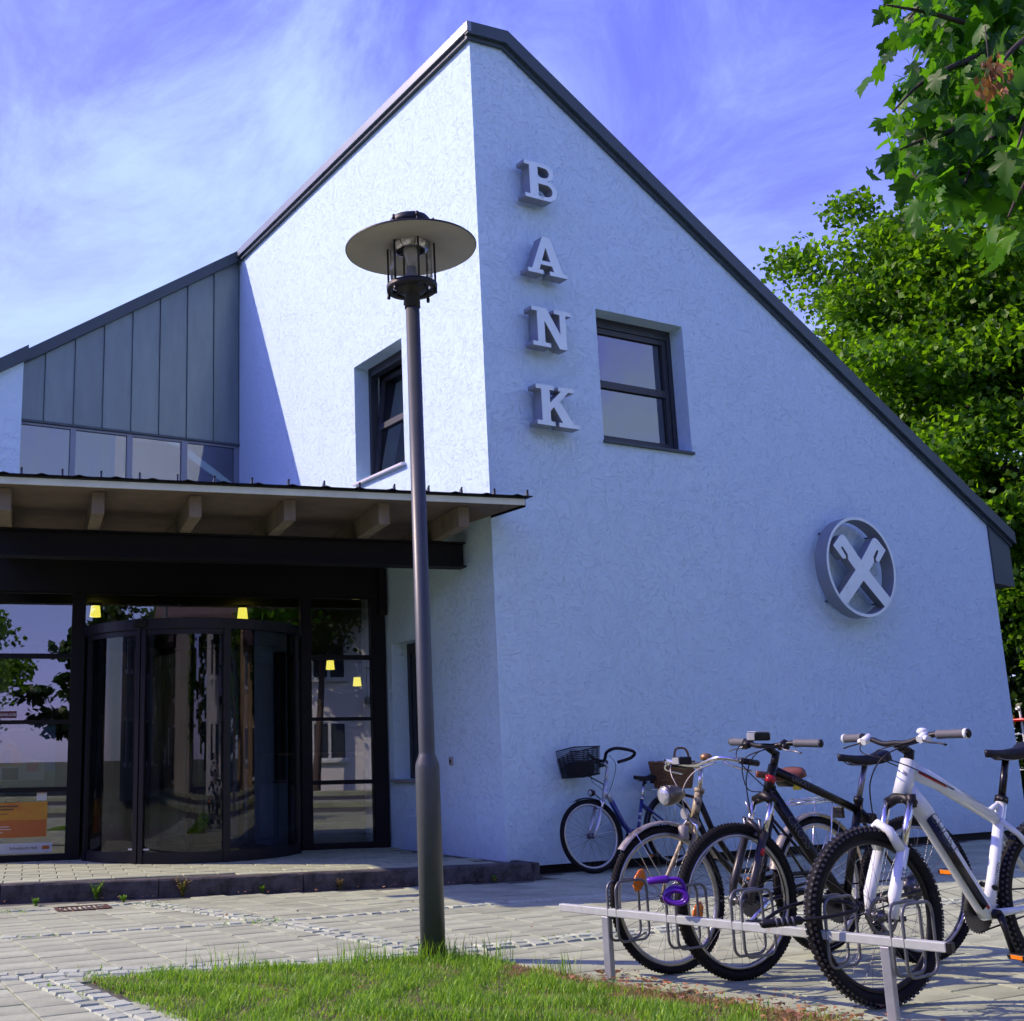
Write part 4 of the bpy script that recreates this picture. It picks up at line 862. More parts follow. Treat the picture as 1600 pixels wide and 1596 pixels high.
def mudguard(root, c, r, a0, a1, m_, M=Matrix.Identity(4), hw=.028, name='mudguard'):
    b = MB(); n = 30; vs = []; k = 5
    for i in range(n + 1):
        a = R(a0 + (a1 - a0) * i / n)
        for j in range(k):
            l_ = -1 + 2 * j / (k - 1); rr = r - .012 * l_ * l_; vs.append((rr * math.cos(a), hw * l_, rr * math.sin(a)))
        for j in range(k)[::-1]:
            l_ = -1 + 2 * j / (k - 1); rr = r - .0015 - .012 * l_ * l_; vs.append((rr * math.cos(a), hw * l_, rr * math.sin(a)))
    q = 2 * k; fs = [(i * q + j, i * q + (j + 1) % q, (i + 1) * q + (j + 1) % q, (i + 1) * q + j) for i in range(n) for j in range(q)]
    b.add(vs, fs, True); b.xform(M @ Matrix.Translation(c)); return b.build(name, m_, root)
def crank(root, bb, m_, ang=80, ring_r=.085, teeth=True, reflector=M_ORANGE, side=1):
    """crank arms, pedals, chainring on the +y side"""
    b = MB().lathe([(.02, -.06), (.02, .06)], bb, 14, axis='y'); cr_ = b.build('crankset', m_, root)
    for s_, a in ((-1, ang), (1, ang + 180)):
        ca_, sa_ = math.cos(R(a)), -math.sin(R(a)); e = (bb[0] + .17 * ca_, s_ * .075, bb[2] + .17 * sa_)
        MB().tube([(bb[0], s_ * .06, bb[2]), (bb[0] + .08 * ca_, s_ * .068, bb[2] + .08 * sa_), e], [.016, .012, .013], 8).build('crank_arm', m_, cr_)
        pd = MB().lo((e[0] - .045, e[1] + (0 if s_ > 0 else -.09), e[2] - .012), (e[0] + .045, e[1] + (.09 if s_ > 0 else 0), e[2] + .012)).build('pedal', M_BLKP, cr_, bevel=.005)
        MB().lo((e[0] - .047, e[1] + s_ * .02, e[2] - .008), (e[0] - .0455, e[1] + s_ * .075, e[2] + .008)).build('pedal_reflector', reflector, cr_)
    ch = MB(); nt_ = 36; prof = []
    for i in range(nt_ * 2): a = math.pi * i / nt_; rr = ring_r + (.004 if i % 2 else -.003); prof.append((bb[0] + rr * math.cos(a), .045, bb[2] + rr * math.sin(a)))
    ch.prism(prof, (0, .004, 0)); ch.lathe([(.03, .048), (.05, .055), (.02, .06)], (bb[0], 0, bb[2]), 16, axis='y'); ch.build('chainring', M_STEEL, cr_)
    return cr_
def chain(root, bb, rr, rear, r2):
    p = []; 
    for z1, z2 in ((rr, r2), (-rr, -r2)): MB().tube([(bb[0], .047, bb[2] + z1), (rear[0], .047, rear[2] + z2)], .004, 5).build('chain', M_BLKP, root)
    MB().lathe([(r2, .04), (r2 + .012, .035), (r2 + .02, .028), (.01, .02)], (rear[0], 0, rear[2]), 20, axis='y').build('sprockets', M_STEEL, root)
def tri(root, name, tubes, m_, n=12):
    b = MB()
    for t_ in tubes: b.tube(t_[0], t_[1], n, flat=t_[2] if len(t_) > 2 else None)
    return b.build(name, m_, root)
def flatbar(root, c, M, half=.31, rise=.02, sweep=.05, grip_m=M_GREYG, lever_m=M_BLKP, end_m=None, bar_m=M_BLKP, name='handlebar'):
    pts = smoothpath([(c[0] + sweep, -half, c[2] + rise), (c[0] + sweep * .45, -half * .55, c[2] + rise), (c[0], -half * .2, c[2]), (c[0], 0, c[2]), (c[0], half * .2, c[2]), (c[0] + sweep * .45, half * .55, c[2] + rise), (c[0] + sweep, half, c[2] + rise)], 4)
    hb = MB().tube(pts, .0125, 10).xform(M).build(name, bar_m, root)
    for s_ in (-1, 1):
        e = Vector((c[0] + sweep, s_ * half, c[2] + rise)); i_ = Vector((c[0] + sweep * .55, s_ * (half - .135), c[2] + rise)); d = (e - i_).normalized()
        g_ = MB().tube([i_, i_ + d * .006, i_ + d * .04, e - d * .008, e], [.0195, .0195, .018, .0195, .0195], 12).xform(M).build('grip', grip_m, hb)
        if end_m: MB().tube([e - d * .016, e - d * .002], .0215, 12).xform(M).build('grip_ring', end_m, g_)
        MB().tube([e, e + d * .006], [.0195, .012], 10).xform(M).build('bar_plug', M_BLKP, g_)
        lb = i_ - d * .05; lv = MB().tube([lb, lb + Vector((-.045, 0, -.02))], [.021, .017], 8)
        lv.tube([lb - d * .01 + Vector((-.02, 0, -.012)), lb + d * .035 + Vector((-.035, 0, -.02))], .016, 8).xform(M)
        lo2 = lv.build('brake_lever_mount', lever_m, hb)
        MB().tube(smoothpath([lb + Vector((-.03, 0, -.014)), lb + d * .04 + Vector((-.055, 0, -.03)), lb + d * .09 + Vector((-.05, 0, -.036)), lb + d * .125 + Vector((-.056, 0, -.044))], 3), [.006] * 9 + [.008], 6, flat=(.6, 1)).xform(M).build('brake_lever', M_BLKP if lever_m != M_BLKP else M_STEEL, hb)
    return hb
def steer(axis_p, ang, hta=70):
    ax = Vector((math.cos(R(hta)), 0, math.sin(R(hta)))); return Matrix.Translation(axis_p) @ Matrix.Rotation(ang, 4, ax) @ Matrix.Translation(-Vector(axis_p))
def cables(root, paths, M, m_=M_BLKP, r=.0028):
    for p in paths: MB().tube(smoothpath(p, 8), r, 6).xform(M).build('cable', m_, root)
def sidetext(root, body, size, p, q, m_, off, name='lettering', bold=0, shear=0):
    """lettering along the line p->q on the -y side of a tube"""
    o = text(name, body, size, m_, root, bold=bold, shear=shear); a = math.atan2(q[2] - p[2], q[0] - p[0]); k_ = size * .34; p = (p[0] + k_ * math.sin(a), 0, p[2] - k_ * math.cos(a))
    o.matrix_local = Matrix.Translation((p[0], -off, p[2])) @ Matrix.Rotation(-a, 4, 'Y'); return o

# ---- white mountain bike
x, y = -2.24, -5.745
mtb = thing('mountain_bike', 'white mountain bike with knobbly tyres parked nearest in the rack', 'bicycle', (x, y, gz(x, y)), R(-5.0), 'bicycles parked at the rack')
r_ = .358; HB, HT = (.228, 0, .835), (.288, 0, .985); bb = (.655, 0, .325); st = (.835, 0, .80); rear = (1.10, 0, r_)
Mst = steer(HB, R(-2)); I4 = Matrix.Identity(4)
axle_wheel(mtb, 'front_wheel', (0, 0, r_), r_, .027, M_RIMB, Mst, 32, True); axle_wheel(mtb, 'rear_wheel', rear, r_, .027, M_RIMB, I4, 32, True)
fr_ = tri(mtb, 'frame', [([HB, HT], [.041, .032]), ([(.27, 0, .955), (.45, 0, .885), (.79, 0, .715)], [.034, .029, .023], (1.15, .85)), ([(.245, 0, .865), (.33, 0, .785), (.625, 0, .36), bb], [.040, .041, .037, .038], (1.1, .95)), ([bb, (.715, 0, .47), st], [.028, .024, .0235]), ([(.73, 0, .745), (.79, 0, .775), (.825, 0, .785)], .012), ([(bb[0] - .03, 0, bb[2]), (bb[0] + .03, 0, bb[2])], .03)] +
          [([(.665, s_ * .03, .325), (.78, s_ * .048, .335), (1.075, s_ * .066, r_)], [.019, .014, .010]) for s_ in (-1, 1)] + [([(.79, s_ * .012, .715), (.86, s_ * .045, .65), (1.085, s_ * .066, r_ + .02)], [.016, .012, .010]) for s_ in (-1, 1)], M_WHITE)
tri(mtb, 'black_stripe', [([(.330, -.0375, .742), (.60, -.0375, .358)], .011, (2.0, .4))], M_BPAINT)
tri(mtb, 'red_flash', [([(.59, -.0355, .40), (.625, -.036, .35)], .006, (1.2, .4)), ([(.225, -.028, .875), (.245, -.034, .865)], .008, (1, .6))], M_RED)
tri(mtb, 'top_tube_decal', [([(.31, -.028, .935), (.47, -.025, .87)], .004, (1.4, .3))], M_RED)
sidetext(mtb, 'GHOST', .062, (.345, 0, .760), (.60, 0, .40), M_GREYG, .0425, bold=-.001)
sidetext(mtb, 'EDITION', .026, (.70, 0, .44), (.775, 0, .66), M_GREYG, .0245)
MB().lathe([(.001, -.003), (.021, -.003), (.021, .003), (.001, .003)], n=20, axis='x').xform(Matrix.Translation((.238, -.008, .925)) @ Matrix.Rotation(R(-20), 4, 'Y')).build('head_badge', mat('badge_silver', (.55, .55, .57), .3, .5), mtb)
fk = tri(mtb, 'fork', [([(.035, s_ * .066, r_ - .01), (.05, s_ * .066, .44), (.135, s_ * .063, .63)], [.017, .026, .024]) for s_ in (-1, 1)] + [([(.120, -.064, .62), (.085, -.045, .70), (.075, 0, .725), (.085, .045, .70), (.120, .064, .62)], [.022, .02, .02, .02, .022])], M_WHITE)
fk.data.transform(Mst)
s2 = MB()
for s_ in (-1, 1): s2.tube([(.13, s_ * .063, .62), (.207, s_ * .063, .815)], .016, 14)
s2.xform(Mst).build('stanchion', M_CHROME, fk)
c2 = MB().tube([(.212, -.068, .805), (.218, -.03, .825), (.225, 0, .832), (.218, .03, .825), (.212, .068, .805)], [.024, .023, .028, .023, .024], 12).lathe([(.019, .79), (.02, .845)], (.212, -.063, 0), 12).xform(Mst).build('fork_crown', M_BLKP, fk)
o = sidetext(mtb, 'RST', .034, (.075, 0, .50), (.118, 0, .60), M_GREYG, .092)
ro = MB().lathe([(.062, -.041), (.08, -.041), (.08, -.039), (.062, -.039)], (0, 0, r_), 36, axis='y', closedp=True)
for k in range(6): a = k * math.pi / 3; ro.tube([(.02 * math.cos(a), -.04, r_ + .02 * math.sin(a)), (.064 * math.cos(a + .4), -.04, r_ + .064 * math.sin(a + .4))], .003, 5)
ro.xform(Mst).build('brake_disc', M_STEEL, mtb); MB().box((.055, -.055, r_ + .075), (.04, .03, .06)).xform(Mst).build('brake_calliper', M_BLKP, mtb, bevel=.006)
tri(mtb, 'stem', [([(.29, 0, .985), (.305, 0, 1.03)], .021), ([(.30, 0, 1.02), (.235, 0, 1.055)], .02)], M_BLKP).data.transform(Mst)
hb = flatbar(mtb, (.225, 0, 1.06), Mst, .34, .03, .05, M_GREYG, M_WHITE, M_WHITE)
MB().lathe([(.02, 0), (.024, .012), (.018, .022), (.004, .026)], (.24, -.14, 1.095), 14).xform(Mst).build('bell', M_WHITE, hb)
cables(mtb, [[(.19, -.16, 1.06), (.06, -.10, 1.01), (.03, -.03, .90), (.08, .03, .75), (.10, .06, .62)], [(.19, .16, 1.06), (.10, .06, 1.02), (.16, -.06, .98), (.33, -.035, .93), (.5, -.03, .855)], [(.19, -.14, 1.065), (.12, .0, 1.03), (.20, .05, .99), (.34, .035, .93), (.6, .03, .80)]], Mst)
crank(mtb, bb, M_BLKP, 78, .09); chain(mtb, bb, .085, rear, .045)
tri(mtb, 'seat_post', [([st, (.90, 0, .985)], .0155)], M_BPAINT); tri(mtb, 'seat_clamp', [([(.83, 0, .79), (.84, 0, .815)], .028), ([(.83, -.025, .80), (.79, -.035, .81)], .006)], M_BLKP)
saddle(mtb, .925, 1.035, mat('saddle_black', (.009, .009, .012), .45, 0, spec=.35), .275, .068, tilt=R(-4))
tri(mtb, 'front_derailleur', [([(.69, -.03, .43), (.70, .05, .44)], .012)], M_BLKP)

# ---- black trekking bike
x, y = -2.285, -5.03
blk = thing('trekking_bike', 'black trekking bike with suspension fork and handlebar light, second in the rack', 'bicycle', (x, y, gz(x, y)), R(-9.5), 'bicycles parked at the rack')
r_ = .352; HB, HT = (.222, 0, .825), (.275, 0, .965); bb = (.62, 0, .30); st = (.765, 0, .79); rear = (1.07, 0, r_); Mst = steer(HB, R(5))
axle_wheel(blk, 'front_wheel', (0, 0, r_), r_, .022, M_RIMB, Mst, 32, refl=None); axle_wheel(blk, 'rear_wheel', rear, r_, .022, M_RIMB, I4, 32)
for nm, c_, M in (('front', (0, 0, r_), Mst), ('rear', rear, I4)):
    MB().lathe([(r_ - .062, -.013), (r_ - .050, -.013), (r_ - .050, .013), (r_ - .062, .013)], n=56, axis='y', closedp=True).xform(M @ Matrix.Translation(c_)).build('braking_track', M_RIMS, blk)
tri(blk, 'frame', [([HB, HT], .024), ([(.268, 0, .945), (.52, 0, .84), (.762, 0, .735)], [.024, .021, .019]), ([(.235, 0, .855), (.60, 0, .33), bb], [.029, .030, .030]), ([bb, st], .019), ([(bb[0], -.035, bb[2]), (bb[0], .035, bb[2])], .024)] + [([(.64, s_ * .03, .30), (.75, s_ * .045, .31), (1.06, s_ * .064, r_)], [.014, .011, .009]) for s_ in (-1, 1)] + [([(.755, s_ * .015, .745), (.82, s_ * .04, .67), (1.065, s_ * .064, r_ + .01)], [.011, .009, .008]) for s_ in (-1, 1)], M_BPAINT)
sidetext(blk, 'LEGOST', .030, (.36, 0, .905), (.51, 0, .843), M_GREYG, .0238); sidetext(blk, 'CROSS', .06, (.315, 0, .725), (.58, 0, .345), M_GREYG, .0312, bold=-.0015)
fk = tri(blk, 'fork', [([(.02, s_ * .062, r_ - .012), (.035, s_ * .062, .42), (.135, s_ * .058, .66)], [.012, .020, .019]) for s_ in (-1, 1)] + [([(.13, -.058, .655), (.10, 0, .71), (.13, .058, .655)], .016)], mat('fork_dark', (.035, .034, .038), .35, .3)); fk.data.transform(Mst)
s2 = MB()
for s_ in (-1, 1): s2.tube([(.135, s_ * .058, .65), (.195, s_ * .058, .80)], .0135, 12)
s2.xform(Mst).build('stanchion', M_CHROME, fk); MB().tube([(.20, -.062, .80), (.21, 0, .825), (.20, .062, .80)], [.022, .026, .022], 10).xform(Mst).build('fork_crown', M_BLKP, fk)
tri(blk, 'red_sticker', [([(.093, -.078, .56), (.106, -.0775, .59)], .012, (1.0, .35))], M_RED).data.transform(Mst)
tri(blk, 'red_band', [([(.243, 0, .885), (.255, 0, .915)], .0248)], M_RED)
tri(blk, 'front_brake', [([(.13, s_ * .052, .62), (.118, s_ * .05, .72)], .008) for s_ in (-1, 1)] + [([(.118, -.055, .72), (.116, .06, .725)], .003), ([(.10, -.03, .655), (.14, -.03, .64)], .009), ([(.10, .03, .655), (.14, .03, .64)], .009)], M_STEEL).data.transform(Mst)
tri(blk, 'stem', [([(.277, 0, .965), (.30, 0, 1.03)], .018), ([(.298, 0, 1.02), (.24, 0, 1.055)], .017)], M_BLKP).data.transform(Mst)
hb = flatbar(blk, (.23, 0, 1.06), Mst, .30, .015, .06, M_GREYG, M_BLKP)
hl = MB().lo((.15, -.03, 1.085), (.245, .03, 1.125)).xform(Mst).build('bar_light', M_BLKP, hb, bevel=.008); MB().lo((.143, -.026, 1.089), (.149, .026, 1.121)).xform(Mst).build('lens', M_LENS, hl, bevel=.002); MB().lo((.152, -.0285, 1.126), (.24, .0285, 1.130)).xform(Mst).build('light_cover', M_SILV, hl)
cables(blk, [[(.18, -.12, 1.06), (.09, -.08, 1.02), (.10, .0, .90), (.116, .0, .735)], [(.18, .12, 1.06), (.10, .05, 1.0), (.15, -.05, .88), (.25, -.03, .84)], [(.18, -.13, 1.06), (.07, -.03, 1.0), (.13, .03, .86), (.24, .03, .84)]], Mst)
tri(blk, 'brake_noodle', [([(.116, .0, .735), (.10, .012, .80)], .005)], M_RIMS).data.transform(Mst)
crank(blk, bb, M_BLKP, 20, .09, reflector=M_BLKP); chain(blk, bb, .085, rear, .045)
tri(blk, 'seat_post', [([st, (.825, 0, .955)], .0138)], mat('post_grey', (.22, .22, .24), .3, .8)); tri(blk, 'seat_clamp', [([(.758, 0, .775), (.768, 0, .80)], .023), ([(.765, -.02, .78), (.74, -.03, .70)], .005)], M_BLKP)
saddle(blk, .82, 1.015, MATS['saddle_black'], .275, .07)
MB().box((.80, .0, .70), (.05, .10, .05)).build('rear_brake', M_BLKP, blk, bevel=.01)

# ---- old cream bike
x, y = -2.425, -4.73
old = thing('old_city_bike', 'old cream and black bike with bullet headlamp and brown leather saddle', 'bicycle', (x, y, gz(x, y)), R(1.2), 'bicycles parked at the rack')
r_ = .343; HB, HT = (.205, 0, .70), (.258, 0, .845); bb = (.61, 0, .29); st = (.76, 0, .70); rear = (1.08, 0, r_); Mst = steer(HB, R(-5), 70)
axle_wheel(old, 'front_wheel', (0, 0, r_), r_, .019, M_RIMS, Mst, 32, refl=(150, 335)); axle_wheel(old, 'rear_wheel', rear, r_, .019, M_RIMS, I4, 32)
tri(old, 'head_tube', [([HB, HT], .021), ([(.20, 0, .685), (.205, 0, .71)], .025), ([(.255, 0, .835), (.262, 0, .855)], .026)], M_CREAM)
tri(old, 'frame', [([(.245, 0, .81), (.33, 0, .64), (.50, 0, .44), (.70, 0, .44)], [.016, .016, .015, .014]), ([(.215, 0, .73), (.30, 0, .57), bb], .016), ([bb, st], .0155), ([(bb[0], -.035, bb[2]), (bb[0], .035, bb[2])], .022)] + [([(.62, s_ * .03, .29), (1.07, s_ * .06, r_)], [.010, .008]) for s_ in (-1, 1)] + [([(.755, s_ * .012, .685), (1.07, s_ * .06, r_ + .01)], [.008, .007]) for s_ in (-1, 1)], M_DKFR)
tri(old, 'fork', [([(0, s_ * .05, r_ - .01), (.03, s_ * .05, .42), (.15, s_ * .042, .60), (.195, s_ * .03, .685)], [.007, .009, .012, .013]) for s_ in (-1, 1)] + [([(.195, -.04, .682), (.20, .04, .684)], .017)], M_CREAM).data.transform(Mst)
MMUD = mat('worn_mudguard', (.33, .31, .27), .4, .4, var=.2, vscale=20, dirt=(.12, .09, .06), dscale=14, dlo=.52, dhi=.66)
mudguard(old, (0, 0, r_), r_ + .022, 28, 138, MMUD, Mst); mudguard(old, rear, r_ + .022, -25, 165, MMUD, name='rear_mudguard')
tri(old, 'mudguard_stay', [([(0, s_ * .045, r_), ((r_ + .018) * math.cos(R(a)), s_ * .026, r_ + (r_ + .018) * math.sin(R(a)))], .0022) for s_ in (-1, 1) for a in (120, 40)], M_CHROME).data.transform(Mst)
tri(old, 'rear_stay', [([(rear[0], s_ * .05, r_), (rear[0] + (r_ + .018) * math.cos(R(a)), s_ * .026, r_ + (r_ + .018) * math.sin(R(a)))], .0022) for s_ in (-1, 1) for a in (20, 60)], M_CHROME)
tri(old, 'quill_stem', [([(.26, 0, .845), (.285, 0, .955)], .012), ([(.285, 0, .955), (.235, 0, .972)], .013)], M_CHROME).data.transform(Mst)
hbp = smoothpath([(.40, -.265, .97), (.30, -.26, .985), (.23, -.20, 1.0), (.225, -.10, .985), (.235, 0, .973), (.225, .10, .985), (.23, .20, 1.0), (.30, .26, .985), (.40, .265, .97)], 5)
hb = MB().tube(hbp, .011, 10).xform(Mst).build('handlebar', M_CHROME, old)
for s_ in (-1, 1):
    MB().tube([(.30, s_ * .26, .985), (.41, s_ * .266, .968)], .0155, 10).xform(Mst).build('grip', M_BLKP, hb)
    MB().tube(smoothpath([(.24, s_ * .21, .985), (.27, s_ * .255, .955), (.38, s_ * .262, .93)], 4), .005, 6).xform(Mst).build('brake_lever', M_CHROME, hb)
MB().lathe([(.028, 0), (.03, .015), (.022, .028), (.004, .032)], (.235, -.10, .995), 16).xform(Mst).build('bell', mat('old_brass', (.30, .17, .08), .4, .6), hb)
bl = MB().lo((.17, .02, .975), (.25, .075, 1.015)).xform(Mst).build('clip_light', M_BLKP, hb, bevel=.008); MB().lo((.163, .024, .979), (.169, .071, 1.011)).xform(Mst).build('lens', M_LENS, bl)
hd = MB().lathe([(.046, -.10), (.05, -.095), (.049, -.06), (.040, -.02), (.022, .02), (.006, .035)], (0, 0, 0), 22, axis='x').xform(Mst @ Matrix.Translation((.13, 0, .835)) @ Matrix.Rotation(R(-6), 4, 'Y')).build('headlamp', mat('nickel_dull', (.17, .155, .13), .35, .85, var=.1), old)
MB().lathe([(.045, -.098), (.040, -.106), (.02, -.111), (.001, -.112)], (0, 0, 0), 22, axis='x').xform(Mst @ Matrix.Translation((.13, 0, .835)) @ Matrix.Rotation(R(-6), 4, 'Y')).build('lens', M_LENS, hd)
MB().tube([(.15, 0, .83), (.215, 0, .815)], .008, 8).xform(Mst).build('lamp_bracket', M_BLKP, hd)
MB().lathe([(.022, -.03), (.026, -.02), (.024, .03), (.012, .04)], (.085, -.055, .645), 14).xform(Mst).build('dynamo', mat('dynamo_white', (.30, .28, .24), .45), old)
MB().lathe([(.028, -.008), (.028, .004), (.004, .006)], (0, 0, 0), 14, axis='x').xform(Mst @ Matrix.Translation((.155, .0, .735))).build('front_reflector', M_LENS, old)
tri(old, 'brake_calliper', [([(.17, s_ * .04, .60), (.175, s_ * .05, .68), (.17, 0, .705)], .007) for s_ in (-1, 1)], M_CHROME).data.transform(Mst)
cables(old, [[(.235, -.17, .98), (.14, -.10, .93), (.12, -.03, .83), (.165, 0, .71)], [(.235, .17, .98), (.16, .08, .92), (.2, .03, .78), (.27, .02, .66)]], Mst, mat('pale_cable', (.50, .46, .40), .5))
crank(old, bb, M_CHROME, 150, .085); MB().tube([(bb[0], .05, bb[2] + .09), (.85, .055, .395), (rear[0], .055, r_ + .05)], .012, 8).build('chain_guard', M_DKFR, old)
chain(old, bb, .08, rear, .035)
tri(old, 'seat_post', [([st, (.80, 0, .855)], .0128)], M_CHROME); saddle(old, .835, .935, M_LEATH, .28, .10)
tri(old, 'saddle_spring', [([(.90, s_ * .045, .86), (.90, s_ * .045, .915)], .016) for s_ in (-1, 1)], M_STEEL)
tri(old, 'saddle_bag', [([(.905, -.05, .875), (.905, .05, .875)], .03)], M_BLKP); MB().box((.92, -.05, .845), (.05, .015, .03)).build('yellow_tag', mat('yellow_plastic', (.70, .55, .02), .4), old)
rk = tri(old, 'rear_rack', [([(.80, s_ * .055, .755), (1.25, s_ * .055, .765)], .005) for s_ in (-1, 1)] + [([(x_, -.055, .76), (x_, .055, .76)], .004) for x_ in (.86, .98, 1.10, 1.22)] + [([(1.08, s_ * .055, r_), (1.18, s_ * .055, .762)], .004) for s_ in (-1, 1)] + [([(1.25, -.055, .765), (1.26, 0, .765), (1.25, .055, .765)], .005)], M_CHROME)
tri(old, 'rack_clip', [([(.95, s_ * .03, .775), (1.18, s_ * .025, .785)], .004) for s_ in (-1, 1)], M_CHROME)
MB().box((1.285, 0, .70), (.02, .07, .06)).build('tail_light', M_BLKP, old, bevel=.004)

# ---- blue city bike leaning on the wall
x, y = .80, -.30; zb = gz(x, y)
blu = thing('blue_city_bike', 'blue step-through city bike with black wire basket leaning on the gable wall', 'bicycle', (x, y, zb), R(3.5))
blu.rotation_euler = (R(-4), 0, R(3.5))
r_ = .338; HB, HT = (.20, 0, .66), (.262, 0, .845); bb = (.585, 0, .27); st = (.715, 0, .66); rear = (1.06, 0, r_); Mst = steer(HB, R(-9), 71)
axle_wheel(blu, 'front_wheel', (0, 0, r_), r_, .021, M_RIMS, Mst, 32, wide=.012); axle_wheel(blu, 'rear_wheel', rear, r_, .021, M_RIMS, I4, 32, wide=.012)
tri(blu, 'head_tube', [([HB, HT], .021), ([(.225, 0, .755), (.30, 0, .65)], .027)], M_SILV)
tri(blu, 'frame', [([(.295, 0, .66), (.42, 0, .44), (.53, 0, .32), bb], [.027, .026, .026, .027]), ([bb, st], .0165), ([(.46, 0, .385), (.56, 0, .36), (.62, 0, .38)], .012), ([(bb[0], -.035, bb[2]), (bb[0], .035, bb[2])], .022)] + [([(.60, s_ * .03, .27), (1.05, s_ * .06, r_)], [.011, .009]) for s_ in (-1, 1)] + [([(.70, s_ * .012, .61), (1.05, s_ * .06, r_ + .01)], [.011, .009]) for s_ in (-1, 1)], M_BLUE)
tri(blu, 'seat_tube_decal', [([(.655, -.004, .50), (.662, -.004, .525)], .0166), ([(.64, -.003, .44), (.645, -.003, .46)], .0166)], M_SILV)
fk = tri(blu, 'fork', [([(0, s_ * .055, r_ - .01), (.055, s_ * .055, .42), (.12, s_ * .053, .585)], [.012, .017, .017]) for s_ in (-1, 1)] + [([(.17, -.055, .65), (.195, 0, .665), (.17, .055, .65)], .017), ([(.115, -.053, .58), (.095, 0, .62), (.115, .053, .58)], .011)], M_SILV); fk.data.transform(Mst)
s2 = MB()
for s_ in (-1, 1): s2.tube([(.12, s_ * .053, .58), (.172, s_ * .053, .66)], .0115, 10)
s2.xform(Mst).build('stanchion', M_CHROME, fk)
MMB = mat('black_mudguard', (.012, .012, .014), .35)
mudguard(blu, (0, 0, r_), r_ + .02, -10, 112, MMB, Mst); mudguard(blu, rear, r_ + .02, -15, 170, MMB, name='rear_mudguard')
tri(blu, 'mudguard_stay', [([(0, s_ * .05, r_), ((r_ + .015) * math.cos(R(8)), s_ * .026, r_ + (r_ + .015) * math.sin(R(8)))], .0022) for s_ in (-1, 1)], M_CHROME).data.transform(Mst)
tri(blu, 'stem', [([(.262, 0, .845), (.30, 0, .965)], .015), ([(.30, 0, .965), (.265, 0, 1.02)], .015)], M_SILV).data.transform(Mst)
hbp = smoothpath([(.265, 0, 1.03), (.24, -.07, 1.05), (.22, -.14, 1.10), (.27, -.22, 1.125), (.40, -.255, 1.10), (.46, -.25, 1.07), (.44, -.20, 1.03), (.32, -.15, 1.00)], 5)
hb = MB().tube(hbp, .0155, 10).tube([(p[0], -p[1], p[2]) for p in hbp], .0155, 10).xform(Mst).build('handlebar', M_BLKP, blu)
tri(blu, 'brake_arm', [([(.15, s_ * .05, .585), (.13, s_ * .055, .67)], .008) for s_ in (-1, 1)], M_CHROME).data.transform(Mst)
hd = MB().lathe([(.034, -.03), (.036, -.02), (.025, .02), (.008, .03)], n=18, axis='x').xform(Mst @ Matrix.Translation((.085, 0, .735))).build('headlamp', M_BLKP, blu); MB().lathe([(.033, -.031), (.03, -.036), (.001, -.038)], n=18, axis='x').xform(Mst @ Matrix.Translation((.085, 0, .735))).build('lens', M_LENS, hd)
MB().tube([(.10, 0, .73), (.15, 0, .69), (.18, 0, .665)], .006, 6).xform(Mst).build('lamp_bracket', M_BLKP, hd)
# front wire basket
bk = MB(); c0 = (-.02, 0, .90); tw, tl, bw_, bl_, hh = .17, .145, .145, .12, .255
def brect(t): return [(c0[0] + sx * (bl_ + (tl - bl_) * t), sy * (bw_ + (tw - bw_) * t), c0[2] + hh * t) for sx, sy in ((-1, -1), (1, -1), (1, 1), (-1, 1))]
for i in range(15):
    q = brect(i / 14); bk.tube(q, .006 if i in (0, 14) else .0024, 6 if i == 14 else 4, closed=True)
lo4, hi4 = brect(0), brect(1)
for i in range(4):
    for k in range(22):
        t = k / 22; bk.tube([Vector(lo4[i]).lerp(Vector(lo4[(i + 1) % 4]), t), Vector(hi4[i]).lerp(Vector(hi4[(i + 1) % 4]), t)], .0022, 4, caps=False)
for k in range(11): t = k / 10; bk.tube([Vector(lo4[0]).lerp(Vector(lo4[1]), t), Vector(lo4[3]).lerp(Vector(lo4[2]), t)], .0013, 4, caps=False); bk.tube([Vector(lo4[0]).lerp(Vector(lo4[3]), t), Vector(lo4[1]).lerp(Vector(lo4[2]), t)], .0013, 4, caps=False)
bk.xform(Mst); bko = bk.build('wire_basket', M_BLKP, blu)
MB().prism([(-.115, -.12, .905), (.085, -.125, .905), (.09, .125, .905), (-.12, .12, .905)], (.0, 0, .13)).xform(Mst).build('basket_bag', mat('dark_bag', (.02, .02, .022), .8, 0, var=.4, vscale=20), bko, bevel=.04)
tri(blu, 'basket_bracket', [([(.12, s_ * .03, 1.05), (.27, s_ * .02, .98)], .007) for s_ in (-1, 1)] + [([(.06, 0, .90), (.245, 0, .80)], .006)], M_BLKP).data.transform(Mst)
cables(blu, [[(.24, -.14, 1.07), (.33, -.10, .98), (.30, -.05, .82), (.22, -.03, .68)], [(.24, .12, 1.05), (.12, .03, .86), (.2, .02, .78), (.33, .02, .64)]], Mst)
crank(blu, bb, M_BLKP, 60, .08); MB().lathe([(.10, .05), (.105, .055), (.10, .06)], (bb[0], 0, bb[2]), 24, axis='y').build('chain_case', M_BLKP, blu); MB().tube([(bb[0], .055, bb[2] + .09), (rear[0], .055, r_ + .045)], .014, 8).build('chain_guard', M_BLKP, blu)
tri(blu, 'seat_post', [([st, (.76, 0, .80)], .0135), ([(.708, 0, .648), (.718, 0, .672)], .021)], M_CHROME); saddle(blu, .79, .885, MATS['saddle_black'], .27, .095); tri(blu, 'saddle_spring', [([(.83, s_ * .05, .80), (.83, s_ * .05, .86)], .02) for s_ in (-1, 1)], M_BLKP)
